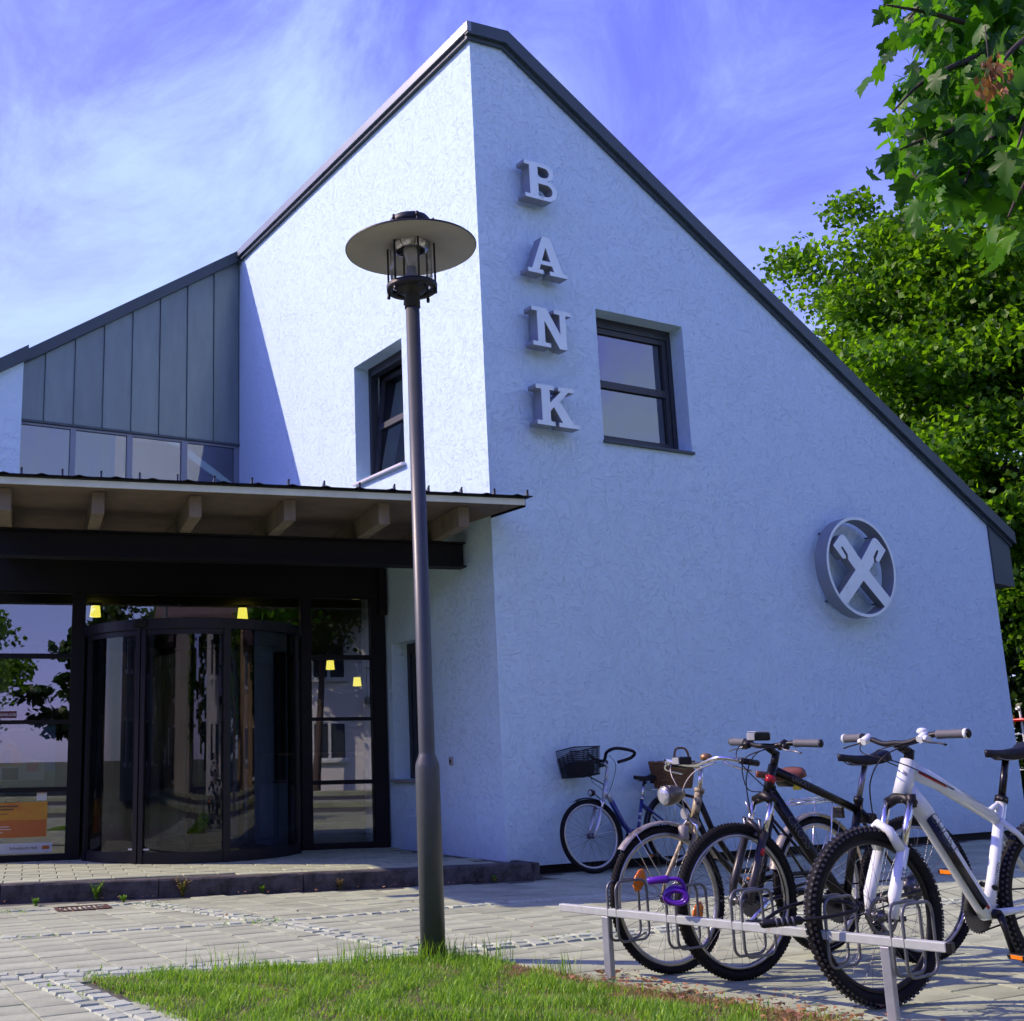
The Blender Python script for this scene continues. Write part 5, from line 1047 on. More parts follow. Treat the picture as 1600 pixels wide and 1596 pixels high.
tri(blu, 'rear_rack', [([(.80, s_ * .06, .74), (1.30, s_ * .06, .745)], .005) for s_ in (-1, 1)] + [([(x_, -.06, .742), (x_, .06, .742)], .004) for x_ in (.85, 1.0, 1.15, 1.28)] + [([(1.06, s_ * .06, r_), (1.12, s_ * .06, .742)], .004) for s_ in (-1, 1)], M_CHROME)
MB().tube([(1.06, -.06, r_), (1.16, -.10, .02)], .007, 8).build('kick_stand', M_STEEL, blu)
# wicker basket on its carrier
wk = thing('wicker_basket', 'brown wicker basket with arched handle on the blue bike carrier', 'basket', (0, 0, 0)); wk.matrix_world = Matrix.LocRotScale(Vector((x, y, zb)), Matrix.Rotation(R(3.5), 3, 'Z').to_euler(), None) @ Matrix.Translation((1.07, -.045, .755))
wb_ = MB(); n = 40; lv = 13
def wrect(t, k, n):
    a = 2 * math.pi * k / n; ex = lambda c_: math.copysign(abs(c_) ** .45, c_)
    return (ex(math.cos(a)) * (.17 + .045 * t), ex(math.sin(a)) * (.115 + .03 * t), .235 * t)
for i in range(lv + 1):
    path = []
    for k in range(n * 2):
        p = Vector(wrect(i / lv, k, n * 2)); wv = .0035 * (1 if (k + (i % 2) * 2) % 4 < 2 else -1); path.append(p + Vector((p.x, p.y, 0)).normalized() * wv)
    wb_.tube(path, .0105, 5, closed=True)
wb_.prism([wrect(0, k, n) for k in range(n)], (0, 0, .006)); wb_.build('woven_body', M_WICK, wk)
rim_ = MB(); path = [wrect(1.03, k, 60) for k in range(60)]; rim_.tube([(p[0], p[1], p[2] + .006 * (i % 2)) for i, p in enumerate(path)], .013, 6, closed=True); rim_.build('rim', M_WICK, wk)
MB().tube(smoothpath([(-.10, -.13, .20), (-.10, -.135, .30), (-.07, -.13, .37), (0, -.13, .385), (.07, -.13, .37), (.10, -.135, .30), (.10, -.13, .20)], 5), .011, 8).build('handle', M_WICK, wk)

# ---- cable locks
ct = at(1055, 1398, 5.56); pl_ = thing('purple_cable_lock', 'coiled purple cable lock hanging on a hoop of the rack', 'lock', ct)
cp = []
for i in range(110):
    a = i / 110 * 2 * math.pi * 4.2; cp.append((1 - .35 * (i / 110)) * Vector((.050 * math.cos(a) * 1.0 + .01 * math.sin(a * .37), .045 * math.cos(a * .5) * .5,   .036 * math.sin(a) - .01 + .006 * math.sin(a * .5))))
side = Vector((.70, -.71, 0)); rotm = Matrix(((side.x, -side.y, 0), (side.y, side.x, 0), (0, 0, 1)))
MB().tube([rotm @ p for p in cp], .0085, 8).build('cable', M_PURP, pl_); q0, q1 = rotm @ Vector((-.115, -.01, .055)), rotm @ Vector((-.02, -.01, .068)); MB().tube([q0, q0.lerp(q1, .05), q0.lerp(q1, .9), q1], [.014, .017, .017, .011], 12).build('lock_head', M_PURP, pl_)
MB().tube(smoothpath([q1, rotm @ Vector((.03, -.01, .06)), cp[0] and rotm @ cp[0]], 5), .0085, 8).build('cable_end', M_PURP, pl_)
ct = at(1240, 1443, 5.20); bk_ = thing('black_cable_lock', 'black combination cable lock round the white bike wheel and rail', 'lock', ct)
q0, q1 = Vector((-.105, .075, -.004)), Vector((.03, -.02, .012)); MB().tube([q0, q0.lerp(q1, .06), q0.lerp(q1, .95), q1], [.012, .017, .017, .012], 14).build('lock_head', M_BLKP, bk_)
MB().tube(smoothpath([q1, Vector((.12, -.10, .03)), Vector((.22, -.13, .05)), Vector((.24, -.06, .07)), Vector((.14, .03, .07)), Vector((.02, .06, .05)), Vector((-.06, .07, .02)), q0], 6), .0075, 8).build('cable', M_BLKP, bk_)
for k in range(4): q = q0.lerp(q1, .35 + k * .13); MB().tube([q, q + (q1 - q0).normalized() * .008], .0182, 12).build('number_wheel', M_GREYG, bk_)
# ================================================================== VEGETATION
def npmesh(name, v, f, m_, parent=None, smooth=False):
    me = bpy.data.meshes.new(name); nv, nf, k = len(v), len(f), f.shape[1]
    me.vertices.add(nv); me.vertices.foreach_set('co', v.astype(np.float32).ravel())
    me.loops.add(nf * k); me.loops.foreach_set('vertex_index', f.astype(np.int32).ravel())
    me.polygons.add(nf); me.polygons.foreach_set('loop_start', np.arange(0, nf * k, k, dtype=np.int32)); me.polygons.foreach_set('loop_total', np.full(nf, k, dtype=np.int32))
    me.update(calc_edges=True); me.validate(); me.materials.append(m_)
    return put(name, me, parent)
GZ = np.vectorize(gz)
def blades(xy, h, w, lean):
    n = len(xy); a = rng.uniform(0, 2 * np.pi, n); d = np.stack([np.cos(a), np.sin(a)], 1); s_ = np.stack([-d[:, 1], d[:, 0]], 1)
    z0 = GZ(xy[:, 0], xy[:, 1]); V_ = np.zeros((n, 5, 3))
    for k, (t, ww) in enumerate(((0, 1), (0, -1), (.55, .8), (.55, -.8), (1, 0))):
        off = d * (lean * h * t * t)[:, None] + s_ * (ww * w / 2)[:, None] * (1 if True else 0)
        V_[:, k, :2] = xy + off; V_[:, k, 2] = z0 + h * (t - .25 * lean * t * t)
    f4 = np.stack([np.arange(n) * 5 + i for i in (0, 1, 3, 2)], 1); f3 = np.stack([np.arange(n) * 5 + i for i in (2, 3, 4, 4)], 1)
    return V_.reshape(-1, 3), f4, f3
def grass(name, xy, h, w, lean, m_, label):
    v, f4, f3 = blades(xy, h, w, lean)
    me = bpy.data.meshes.new(name); n = len(xy); nf = 2 * n
    loops = np.concatenate([np.concatenate([f4, f3[:, :3]], 1)]).ravel()
    me.vertices.add(len(v)); me.vertices.foreach_set('co', v.astype(np.float32).ravel()); me.loops.add(len(loops)); me.loops.foreach_set('vertex_index', loops.astype(np.int32))
    st_ = np.stack([np.arange(n) * 7, np.arange(n) * 7 + 4], 1).ravel(); tot = np.tile([4, 3], n)
    me.polygons.add(nf); me.polygons.foreach_set('loop_start', st_.astype(np.int32)); me.polygons.foreach_set('loop_total', tot.astype(np.int32))
    me.update(calc_edges=True); me.validate(); me.materials.append(m_); o = put(name, me); tag(o, label, 'grass', kind='stuff'); return o
def scatter(n, x0, x1, y0, y1, test):
    out_ = []
    while len(out_) < n:
        x_, y_ = rng.uniform(x0, x1), rng.uniform(y0, y1)
        if test(x_, y_): out_.append((x_, y_))
    return np.array(out_)
def rackside(x_, y_):                      # worn strip beside the rack
    return x_ > np.interp(-y_, [3.6, 4.4, 5.2, 6.0, 9], [-2.98, -3.02, -2.93, -2.80, -2.7]) + .10 * math.sin(y_ * 9) + .06 * math.sin(x_ * 31 + y_ * 23)
G1 = scatter(62000, -4.95, -2.4, -6.3, -3.28, lambda a, b_: (inpoly(a, b_, LAWN) or (pldist(a, b_, LAWN + LAWN[:1]) < .045 and rng.random() < .5)) and (not rackside(a, b_) or rng.random() < .22))
hh_ = .016 + .042 * rng.random(len(G1)) ** 1.3; hh_ *= .55 + .85 * np.sin(G1[:, 0] * 7 + 2 * np.sin(G1[:, 1] * 5)) ** 2
grass('grass', G1, hh_, rng.uniform(.0028, .0052, len(G1)), rng.uniform(.1, .9, len(G1)), M_GRASS, 'short green lawn grass in front of the lamp and rack')
G1b = scatter(9000, -4.95, -2.4, -9.3, -6.3, lambda a, b_: inpoly(a, b_, LAWN))
grass('grass', G1b, rng.uniform(.03, .07, len(G1b)), rng.uniform(.005, .009, len(G1b)), rng.uniform(.1, .9, len(G1b)), M_GRASS, 'coarser lawn grass nearest the viewer, beyond the lower picture edge')
G2 = scatter(14000, -3.3, -2.35, -6.5, -3.6, lambda a, b_: inpoly(a, b_, LAWN) and (rackside(a, b_) or rng.random() < .10))
G2 = np.concatenate([G2, G1[rng.integers(0, len(G1), 11000)] + rng.normal(0, .01, (11000, 2))])
grass('dry_grass', G2, .008 + .03 * rng.random(len(G2)) ** 2, rng.uniform(.0025, .0045, len(G2)), rng.uniform(.5, 2.2, len(G2)), M_DRY, 'straw coloured dry grass along the bike rack')
TF = []
for cx_, cy_, n_, sp_ in ((lx + .05, ly - .09, 90, .05), (lx - .09, ly - .04, 50, .04), (-3.55, -3.66, 90, .10), (-4.2, -3.46, 60, .12), (-2.95, -3.9, 60, .08), (-2.92, -4.5, 40, .06)):
    TF.append(np.stack([rng.normal(cx_, sp_, n_), rng.normal(cy_, sp_ * .6, n_)], 1))
TF = np.concatenate(TF); grass('tall_grass', TF, rng.uniform(.05, .17, len(TF)), rng.uniform(.003, .005, len(TF)), rng.uniform(.1, .6, len(TF)), M_GRASS, 'taller uncut grass tufts round the lamp foot')
# moss and weeds in joints
mj = []
for i in range(1100):
    pl, rows = random.choice(SETT); k = random.randrange(len(pl) - 1); t = random.random()
    x_ = pl[k][0] * (1 - t) + pl[k + 1][0] * t + random.gauss(0, .06); y_ = pl[k][1] * (1 - t) + pl[k + 1][1] * t + random.gauss(0, .06)
    if math.sin(x_ * 5.1) * math.sin(y_ * 4.3 + x_) > .25: mj.append((x_, y_))
mj = np.array(mj); mj = np.repeat(mj, 4, 0) + rng.normal(0, .012, (len(mj) * 4, 2))
grass('joint_weeds', mj, rng.uniform(.006, .028, len(mj)), rng.uniform(.003, .006, len(mj)), rng.uniform(.4, 1.5, len(mj)), M_GRASS, 'small green weeds growing in the sett joints')

WL = MB()
def weed(x_, y_, n_, h, lab, m_=None, spread=.5):
    t = thing('weed_plant', lab, 'weed', (x_, y_, gz(x_, y_)), random.uniform(0, 6), 'weeds growing along the step')
    st_ = MB(); lf = MB()
    for i in range(n_):
        a = random.uniform(0, 6.28); l_ = h * random.uniform(.5, 1); d = Vector((math.cos(a), math.sin(a), 0)) * spread * random.uniform(.3, 1)
        pts = smoothpath([(0, 0, -.01), d * l_ * .4 + Vector((0, 0, l_ * .6)), d * l_ + Vector((0, 0, l_ * random.uniform(.7, 1)))], 3); st_.tube(pts, .0011, 4)
        for p in pts[1:]:
            for s_ in (-1, 1):
                b_ = a + s_ * random.uniform(.6, 1.5); L_ = random.uniform(.012, .028); e = Vector((math.cos(b_), math.sin(b_), random.uniform(-.2, .6))) * L_; w = Vector((-math.sin(b_), math.cos(b_), 0)) * L_ * .26
                lf.add([p, p + e * .5 + w, p + e, p + e * .5 - w], [(0, 1, 2, 3)])
    st_.build('stem', M_GRASS, t); lf.build('leaves', m_ or M_GRASS, t)
def kerbpt(x_): return x_, float(np.interp(x_, [k[0] for k in KERB], [k[1] for k in KERB])) - .03
for xx, n_, h, lab, m_ in ((-3.72, 22, .16, 'feathery weed at the step, left of the two tall ones', None), (-3.05, 26, .17, 'bushy yellowish weed at the step below the revolving door', M_DRY), (-4.25, 16, .07, 'low leafy weed in the gutter left of the drain', None), (-3.6, 14, .06, 'low leafy weed in the gutter right of the drain', None), (-1.75, 18, .10, 'dry yellow weed clump at the step left of the lamp', M_DRY), (-.35, 14, .05, 'small weed at the right end of the step', None), (-2.4, 10, .07, 'thin green weed at the middle of the step', None)):
    a, b_ = kerbpt(xx)
    if 'gutter' in lab: b_ -= .32
    weed(a, b_, n_, h, lab, m_)
# leaf litter
ll = MB()
def lit(x_, y_, s_):
    a = random.uniform(0, 6.28); t = random.uniform(-.6, .6); z = gz(x_, y_) + .012 + random.uniform(0, .012); c_, d = math.cos(a) * s_, math.sin(a) * s_
    ll.add([(x_ - c_, y_ - d, z + .4 * s_), (x_ + d * .6, y_ - c_ * .6, z + t * s_ * .5), (x_ + c_, y_ + d, z + .5 * s_), (x_ - d * .6, y_ + c_ * .6, z - t * s_ * .2)], [(0, 1, 2), (0, 2, 3)])
for i in range(420):
    t = random.random(); yy = -4.55 - 1.75 * t; lit(np.interp(-yy, [4.4, 5.2, 6.2], [-2.86, -2.76, -2.60]) + random.gauss(.0, .10), yy + random.gauss(0, .05), random.uniform(.006, .022))
for i in range(60): lit(random.uniform(-4.8, -2.9), random.uniform(-5.6, -3.6), random.uniform(.006, .014))
for i in range(50): lit(random.uniform(-5, 4), random.uniform(-4, -.3), random.uniform(.006, .016))
for i in range(70): xx, yy = kerbpt(random.uniform(-4.8, .0)); lit(xx, yy - abs(random.gauss(0, .05)), random.uniform(.006, .018))
tag(ll.build('leaf_litter', M_DEAD), 'brown fallen leaves scattered by rack, lawn and step', 'leaves', kind='stuff')

# ---------------- trees
def trunk_mesh(path, radii, n=12): return MB().tube(path, radii, n)
def crown(name, parent, clumps, per, size, m_, sig, up=.5):
    n = len(clumps) * per; c = np.repeat(np.array([k[:3] for k in clumps]), per, 0); sg = np.repeat(np.array([k[3] for k in clumps]), per)
    p = c + np.clip(rng.normal(0, 1, (n, 3)), -1.7, 1.7) * (sg * np.array([1, 1, .5])[:, None]).T * sig
    nn = rng.normal(0, 1, (n, 3)); nn[:, 2] += up; nn /= np.linalg.norm(nn, axis=1)[:, None]
    t = rng.normal(0, 1, (n, 3)); t[:, 2] -= .4; t -= nn * (t * nn).sum(1)[:, None]; t /= np.linalg.norm(t, axis=1)[:, None]; b_ = np.cross(nn, t)
    s_ = size * rng.uniform(.55, 1.15, n)[:, None]
    V_ = np.stack([p - t * s_ * .5, p + b_ * s_ * .42 + nn * s_ * .10, p + t * s_ * .55, p - b_ * s_ * .42 + nn * s_ * .10], 1).reshape(-1, 3)
    i = np.arange(n) * 4
    return npmesh(name, V_, np.stack([np.concatenate([i, i]), np.concatenate([i + 1, i + 2]), np.concatenate([i + 2, i + 3])], 1), m_, parent)
def clumpset(c, rad, n, shell=.55, zmin=None, s0=.45, s1=.95):
    out_ = []
    while len(out_) < n:
        v = rng.normal(0, 1, 3); v /= np.linalg.norm(v); r_ = shell + (1.05 - shell) * rng.random() ** .7
        lump = 1 + .16 * math.sin(3 * v[0] + 5 * v[2]) + .12 * math.sin(7 * v[1] - 4 * v[2] + 1)
        q = np.array(c) + v * np.array(rad) * r_ * lump
        if zmin is not None and q[2] < zmin: continue
        out_.append((*q, rng.uniform(s0, s1)))
    return out_
def tree(name, label, base, c, rad, nc, per, size, m_, cat='tree', group=None, zmin=None, tr=.28, limbs=9):
    t = thing(name, label, cat, base, 0, group); rel = lambda p: Vector(p) - Vector(base)
    cl = clumpset(rel(c), rad, nc, zmin=None if zmin is None else zmin - base[2])
    top = rel(c) + Vector((0, 0, rad[2] * .45)); mid = Vector((top.x * .5 + .15, top.y * .5 - .1, top.z * .5))
    MB().tube(smoothpath([(0, 0, -.2), (0.02, 0, .3), mid, top], 5), [tr * (1.25 if i < 2 else 1) * (1 - .8 * i / 15) for i in range(16)], 12).build('trunk', M_BARK, t)
    for k in range(limbs):
        e = Vector(cl[int(k * nc / limbs)][:3]); s0 = mid.lerp(top, .1 + .7 * k / limbs); mm = s0.lerp(e, .5) + Vector((0, 0, .3))
        MB().tube(smoothpath([s0, mm, e], 4), [tr * .42, tr * .36, tr * .32, tr * .27, tr * .22, tr * .18, tr * .13, tr * .09, tr * .05], 7).build('limb', M_BARK, t)
    crown('crown', t, cl, per, size, m_, .58)
    return t
tree('lime_tree', 'tall bright green tree rising behind the gable roof at right', (16.6, 4.3, -.1), (16.5, 4.3, 7.8), (4.3, 4.3, 5.4), 440, 420, .15, M_LEAFU, group='trees behind the bank', zmin=1.6)
tree('lime_tree', 'second green tree at the right picture edge behind the bank', (17.0, .2, -.1), (17.0, .2, 5.8), (3.6, 3.6, 5.0), 280, 380, .135, M_LEAFU, group='trees behind the bank', zmin=1.2)
tree('dark_tree', 'dark shaded tree further back between the two green trees', (20, 9.5, -.1), (20, 9.5, 6.2), (5.0, 4.6, 5.4), 200, 170, .26, M_LEAFD, group='trees behind the bank', zmin=1.0)
hd_ = thing('hedge', 'dark green hedge at ground level right of the bank', 'hedge', (12.5, 6.0, -.1))
cl = [(rng.uniform(-3, 10), rng.normal(0, .5), rng.uniform(.2, 2.4), .7) for i in range(110)]
cl = [(a, b_ - .35 * a, c_, d) for a, b_, c_, d in cl]
crown('foliage', hd_, cl, 170, .17, M_LEAFD, .7); MB().tube([(-3, 1.05, .2), (10, -3.5, .2)], .12, 6).build('stems', M_BARK, hd_)

# ---------------- near maple, its boughs hang into the upper right
mp0 = Vector((1.9, -7.3, -.05)); map_ = thing('maple_tree', 'near maple whose large lobed leaves hang into the upper right corner', 'tree', mp0)
rel = lambda p: Vector(p) - mp0
MB().tube(smoothpath([(0, 0, -.1), (.02, 0, .4), (.05, .05, 3.0), (-.1, .1, 5.2), (-.1, .2, 7.4)], 5), [.30, .27, .24] + [.22 - .011 * i for i in range(18)], 14).build('trunk', M_BARK, map_)
half_ = [(.0, 0), (.10, -.06), (.24, -.10), (.40, .0), (.33, .07), (.36, .15), (.27, .20), (.42, .27), (.60, .40), (.50, .43), (.52, .53), (.38, .50), (.26, .50), (.31, .62), (.24, .64), (.22, .74), (.12, .80), (.0, 1.02)]
def leafmesh(curl, fold):
    pts = half_ + [(-x_, y_) for x_, y_ in half_[-2:0:-1]]
    f3 = lambda x_, y_: (x_, y_ - .0, -curl * (x_ * x_ * 1.4 + max(0, y_ - .3) ** 2) + fold * abs(x_))
    b = MB(); vs = [f3(0, .22)] + [f3(*p) for p in pts]; n = len(pts)
    b.add(vs, [(0, 1 + i, 1 + (i + 1) % n) for i in range(n)], True)
    b.tube([(0, 0, 0), (0, -.35, .06), (.03, -.6, .05)], .012, 4)
    me = b.mesh('leaf'); me.materials.append(M_LEAF); return me
LM = [leafmesh(.35, .25), leafmesh(.6, .05), leafmesh(.2, -.2), leafmesh(.5, .35)]
tw = [[(1720, -60, 7.2), (1620, 20, 6.4), (1540, 40, 5.9), (1450, 20, 5.7), (1385, 8, 5.6)], [(1720, -40, 7.0), (1600, 60, 6.1), (1500, 100, 5.7), (1440, 130, 5.6), (1395, 175, 5.5)], [(1720, 60, 6.9), (1600, 150, 6.0), (1500, 200, 5.7), (1440, 220, 5.6), (1405, 235, 5.5)],
      [(1700, 120, 6.6), (1590, 230, 5.9), (1500, 270, 5.6), (1450, 290, 5.5), (1425, 270, 5.5)], [(1740, 0, 6.2), (1640, 40, 5.5), (1580, 80, 5.2), (1550, 130, 5.1)], [(1740, 160, 6.2), (1650, 230, 5.6), (1600, 290, 5.4), (1575, 340, 5.3)], [(1700, 100, 6.4), (1600, 170, 5.8), (1530, 240, 5.6), (1500, 310, 5.5)], [(1750, 60, 6.0), (1660, 120, 5.4), (1610, 180, 5.2), (1590, 230, 5.1)],
      [(1700, -80, 6.6), (1560, -40, 6.0), (1470, -20, 5.8), (1420, 30, 5.7)]]
lv_n = 0; bp0 = Vector((-.05, .12, 4.9))
cand = []
for k, pl in enumerate(tw):
    pts = [rel(at(*p)) for p in pl]; root_ = bp0 + Vector((0, 0, .25 * (k % 4)))
    pth = smoothpath([root_, root_.lerp(pts[0], .5) + Vector((0, 0, .35))] + pts, 5); n = len(pth)
    MB().tube(pth, [.06 * (1 - i / n) ** 1.5 + .004 for i in range(n)], 6).build('branch', M_TWIG, map_)
    L2 = smoothpath(pts, 12)
    for p in L2[6:]: cand.append(p)
random.shuffle(cand)
while lv_n < 300:
    p = random.choice(cand) + Vector((random.gauss(0, .07), random.gauss(0, .08), random.gauss(-.05, .07)))
    v_ = p + mp0 - CAM; u_ = 540 + FPX * v_.dot(RIGHT) / v_.dot(FWD)
    w_ = 798 + FPX * v_.dot(DOWN) / v_.dot(FWD)
    if u_ < 1412 or (w_ > 320 and (u_ < 1530 or random.random() < .75)): continue
    if random.random() < .5 and (p + mp0 - CAM).dot(FWD) < 4.2: continue
    s_ = random.uniform(.085, .15)
    tip = Vector((random.gauss(-.25, .5), random.gauss(.05, .5), random.uniform(-1.2, -.25))).normalized(); nr = Vector((random.gauss(-.5, .6), random.gauss(-.2, .6), random.uniform(.0, 1.0))); nr = (nr - tip * nr.dot(tip)).normalized(); sd = tip.cross(nr)
    o = put('leaf', random.choice(LM), map_); o.matrix_local = Matrix(((sd.x * s_, tip.x * s_, nr.x * s_, p.x), (sd.y * s_, tip.y * s_, nr.y * s_, p.y), (sd.z * s_, tip.z * s_, nr.z * s_, p.z), (0, 0, 0, 1)))
    lv_n += 1
# the rest of the crown behind and beside them, same lobed leaves joined into one
cl = []
for p in cand:
    for k in range(2): cl.append(p + (p + mp0 - CAM).normalized() * random.uniform(.15, 1.3) + Vector((random.uniform(-.05, .45), random.gauss(0, .22), random.gauss(.08, .22))))
def pix(q): v = q + mp0 - CAM; z_ = max(v.dot(FWD), .3); return 540 + FPX * v.dot(RIGHT) / z_, 798 + FPX * v.dot(DOWN) / z_
keep = []
for q in cl:
    u_, v_ = pix(q)
    if u_ > np.interp(v_, [0, 60, 120, 200, 260, 320, 420], [1395, 1430, 1410, 1405, 1450, 1560, 1900]): keep.append(q)
cl = [Vector(c_[:3]) for c_ in clumpset((.3, .1, 6.2), (2.6, 2.6, 1.9), 500, .3, 4.4)]
keep += [q for q in cl if pix(q)[0] > 1640 or pix(q)[1] < -60 or (q + mp0 - CAM).dot(FWD) < .3]
base_v = np.array([v.co[:] for v in LM[0].vertices]); nlf = len(half_) * 2 - 1
tri_f = np.array([(0, 1 + i, 1 + (i + 1) % (nlf - 1)) for i in range(nlf - 1)]); base_v = base_v[:nlf]
VV, FF = [], []; k0 = 0
for q in keep:
    for j in range(3):
        s_ = random.uniform(.08, .15); p = q + Vector((random.gauss(0, .13), random.gauss(0, .13), random.gauss(0, .11)))
        tip = Vector((random.gauss(-.2, .6), random.gauss(0, .6), random.uniform(-1.2, -.1))).normalized(); nr = Vector((random.gauss(-.4, .7), random.gauss(0, .7), random.uniform(0, 1.0))); nr = (nr - tip * nr.dot(tip)).normalized(); sd = tip.cross(nr)
        A_ = np.array([[sd.x, tip.x, nr.x], [sd.y, tip.y, nr.y], [sd.z, tip.z, nr.z]]) * s_
        VV.append(base_v @ A_.T + np.array(p)); FF.append(tri_f + k0); k0 += nlf
o = npmesh('foliage', np.concatenate(VV), np.concatenate(FF), M_LEAF, map_); o['kind'] = 'stuff'
# dry seed bunch
sb = MB(); q = rel(at(1545, 95, 4.95))
for i in range(80):
    t = random.random(); p = q + Vector((random.gauss(0, .020 + .012 * t), random.gauss(0, .020 + .012 * t), .02 - .17 * t)); a = random.uniform(0, 6.28); L_ = random.uniform(.03, .05); d = Vector((math.cos(a) * .5, math.sin(a) * .5, random.uniform(-1.3, -.5))).normalized() * L_; w = d.cross(Vector((.3, .2, 1))).normalized() * L_ * .36
    sb.add([p, p + d * .3 + w * .5, p + d * .7 + w, p + d, p + d * .6 - w * .4], [(0, 1, 2, 3, 4)])
sb.build('dry_seed_bunch', M_DEAD, map_)['kind'] = 'stuff'; MB().tube([q + Vector((.01, 0, .16)), q + Vector((0, 0, .02)), q + Vector((0, 0, -.12))], .0025, 5).build('seed_stalk', M_TWIG, map_)

# small white and red tubular frame at the far right edge
bf = thing('tubular_frame', 'white tubular frame with red rail and yellow disc at right edge', 'barrier', at(1604, 1185, 24))
b = MB(); 
for dx in (0, .9): b.tube(smoothpath([(dx * .55 - .10, -dx * .8, .86), (dx * .55 - .03, -dx * .8, .84), (dx * .55, -dx * .8, .74), (dx * .55 + .03, -dx * .8, -1.0)], 4), .022, 8)
for z in (.2, .0, -.2, .42): b.tube([(-.10, .1, z), (.02, 0, z)], .012, 6)
b.tube([(-.11, .12, .55), (-.06, .12, -.4)], .014, 6); b.build('frame', M_WHITE, bf)
MB().tube([(-.15, .12, .66), (.55, -.75, .70)], .03, 8).build('rail', M_RED, bf); MB().lathe([(.001, -.01), (.11, -.01), (.11, .01), (.001, .01)], (-.10, .12, .67), 18, axis='y').build('disc', mat('yellow_disc', (.75, .45, .02), .4), bf)

# ================================================================== ACROSS THE STREET (seen mirrored in the glass)
r0 = MB().lo((-60, -21, -.155), (60, -14.5, -.145)).build('road', M_ASPH); struct(r0)
struct(MB().lo((-60, -14.5, -.15), (60, -12.9, -.03)).build('pavement', M_SLAB)); struct(MB().lo((-60, -22.6, -.15), (60, -21, -.03)).build('pavement', M_SLAB))
def house(label, c, w, d_, h, rh, wm, rot=0, bal=False, wins=()):
    t = thing('house', label, 'house', c, rot, 'houses across the street')
    MB().lo((-w / 2, -d_ / 2, -.2), (w / 2, d_ / 2, h)).prism([(-w / 2 + .01, -d_ / 2, h), (-w / 2 + .01, d_ / 2, h), (-w / 2 + .01, 0, h + rh)], (w - .02, 0, 0)).build('wall', wm, t)
    s_ = rh / (d_ / 2)
    for k in (-1, 1): MB().prism([(-w / 2 - .4, k * (d_ / 2 + .5), h - .5 * s_ + .02), (w / 2 + .4, k * (d_ / 2 + .5), h - .5 * s_ + .02), (w / 2 + .4, 0, h + rh + .02), (-w / 2 - .4, 0, h + rh + .02)], (0, 0, .18)).build('roof', M_TILE, t)
    for x_, z_, ww, hh in wins:
        f_ = MB()
        for a, b_, e, g_ in ((x_, z_, x_ + ww, z_ + .08), (x_, z_ + hh - .08, x_ + ww, z_ + hh), (x_, z_ + .08, x_ + .08, z_ + hh - .08), (x_ + ww - .08, z_ + .08, x_ + ww, z_ + hh - .08), (x_ + ww / 2 - .05, z_ + .08, x_ + ww / 2 + .05, z_ + hh - .08)): f_.lo((a, d_ / 2 - .02, b_), (e, d_ / 2 + .05, g_))
        fo = f_.build('window', M_WHITE, t); MB().lo((x_ + .08, d_ / 2 + .004, z_ + .08), (x_ + ww - .08, d_ / 2 + .012, z_ + hh - .08)).build('pane', mat('house_pane', (.05, .06, .075), .08), fo); MB().lo((x_ - .08, d_ / 2 - .01, z_ - .07), (x_ + ww + .08, d_ / 2 + .14, z_ - .003)).build('sill', M_WHITE, fo)
    if bal:
        MB().lo((.2, d_ / 2 + .002, 2.75), (3.6, d_ / 2 + 1.3, 2.95)).build('balcony', M_DARK, t)
        rl = MB().lo((.2, d_ / 2 + 1.24, 3.85), (3.6, d_ / 2 + 1.3, 3.92))
        for i in range(24): rl.lo((.22 + i * .146, d_ / 2 + 1.26, 2.95), (.245 + i * .146, d_ / 2 + 1.28, 3.85))
        rl.build('balcony_rail', M_DARK, t)
    return t
WN = [(-4.4, .9, 1.2, 1.3), (-1.6, .9, 1.2, 1.3), (.8, .2, 2.2, 2.1), (-4.4, 3.6, 1.2, 1.3), (-1.6, 3.6, 1.2, 1.3), (.9, 3.2, 1.4, 2.0), (4.2, .9, 1.2, 1.3), (4.2, 3.6, 1.2, 1.3)]
house('white rendered house with balcony mirrored in the right entrance pane', (1.0, -29, 0), 13, 9, 6.0, 3.2, M_RENDER, 0, True, WN)
house('cream gabled house mirrored in the left entrance pane', (-17.5, -27, 0), 10, 9, 5.4, 3.4, mat('cream_render', (.50, .48, .40), .9), R(84), False, [(-3.4, .9, 1.2, 1.3), (1.2, .9, 1.2, 1.3), (-3.4, 3.4, 1.2, 1.3), (1.2, 3.4, 1.2, 1.3)])
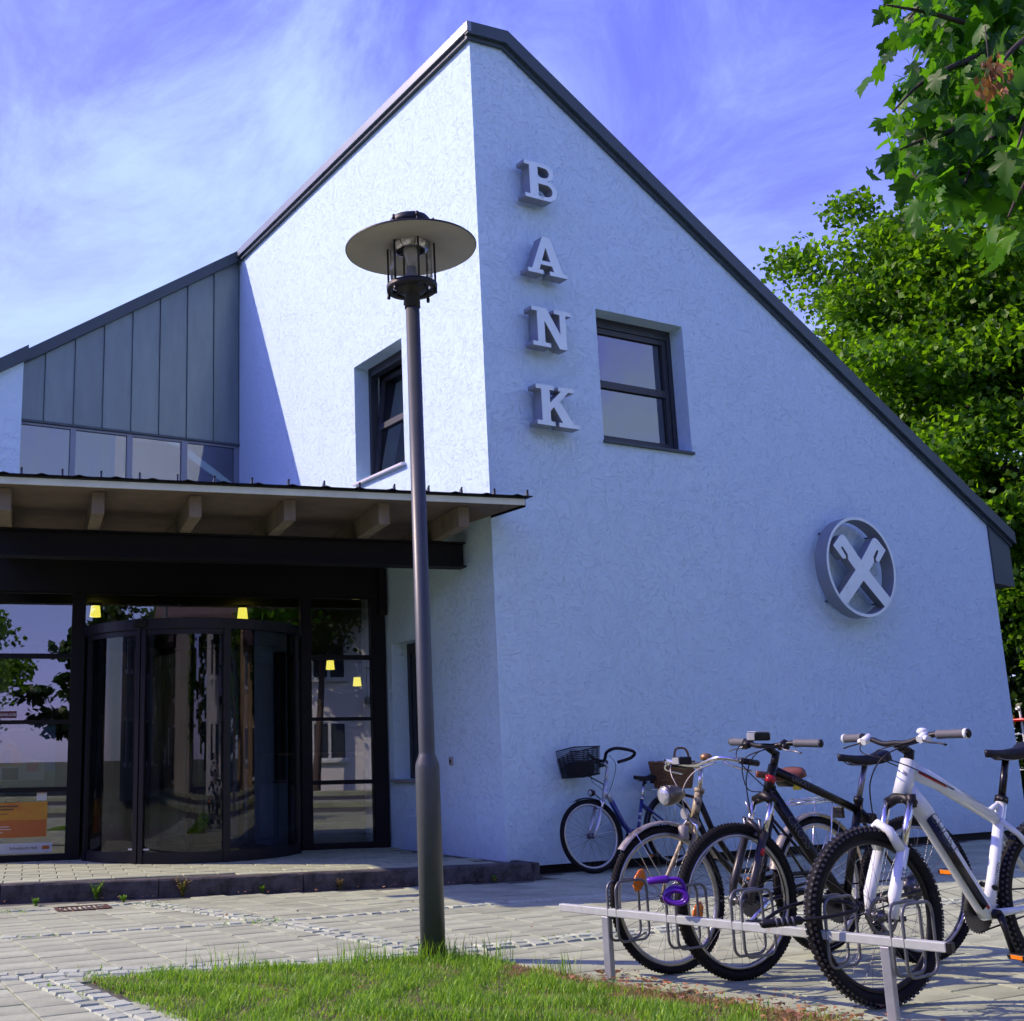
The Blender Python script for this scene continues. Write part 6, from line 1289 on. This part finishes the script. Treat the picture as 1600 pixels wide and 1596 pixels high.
house('ochre house further along the street behind the viewer', (22, -28, 0), 12, 9, 5.6, 3.4, mat('ochre_render', (.48, .36, .20), .9), R(4), False, WN)
tree('street_tree', 'broad street tree mirrored left of the revolving door', (-12.6, -24.0, -.1), (-12.6, -24, 4.2), (2.0, 2.0, 2.2), 70, 150, .2, M_LEAFU, group='trees across the street', limbs=5, tr=.2)
tree('street_tree', 'street tree before the white house mirrored in the curved door', (-.5, -23.6, -.1), (-.3, -23.6, 7.0), (2.2, 2.2, 2.3), 90, 150, .2, M_LEAFD, group='trees across the street', limbs=5, tr=.2)
tree('street_tree', 'young street tree right of the white house opposite', (9.5, -23.8, -.1), (9.5, -23.8, 5.0), (2.6, 2.6, 3.0), 90, 150, .2, M_LEAFU, group='trees across the street', limbs=5, tr=.2)
for k, (tx, ty, h, r_, lab) in enumerate(((-31, -20, 7.0, 4.2, 'added dark broad tree far left across the street'), (-25, -30, 8.0, 4.5, 'added tall dark tree behind the cream house'), (-22, -13, 6.0, 3.2, 'added dark tree on this side of the street at far left'), (-7.2, -35, 8.5, 4.2, 'added tall dark tree behind and left of the white house'), (13, -34, 8.5, 4.5, 'added tall dark tree behind and right of the white house'), (30, -22, 8.0, 4.6, 'added dark broad tree far right across the street'), (17, -12.5, 6.5, 3.4, 'added dark street tree right of the viewer'), (-36, -4, 8.0, 4.8, 'added dark tree far left beside the plaza'))):
    tree('street_tree', lab, (tx, ty, -.1), (tx, ty, h * .58), (r_, r_, h * .5), 70, 110, .42, M_LEAFD, group='trees across the street', limbs=4, tr=.25)  # unseen trees added to keep bright low sky out of the door reflections
house('added long grey building blocking low sky at the far left of the plaza', (-32, -9, 0), 30, 9, 6.2, 3.4, mat('grey_render', (.30, .29, .28), .9), R(-90), False, [(x_, z_, 1.3, 1.4) for x_ in range(-13, 13, 3) for z_ in (.9, 3.7)])  # unseen occluder added to darken what the curved door glass mirrors
house('added brown house blocking low sky in the left curved door pane', (-27, -27, 0), 11, 9, 5.6, 3.4, mat('brown_render', (.26, .19, .13), .9), R(-35), False, WN)  # another added occluder, hides low sky from the curved pane
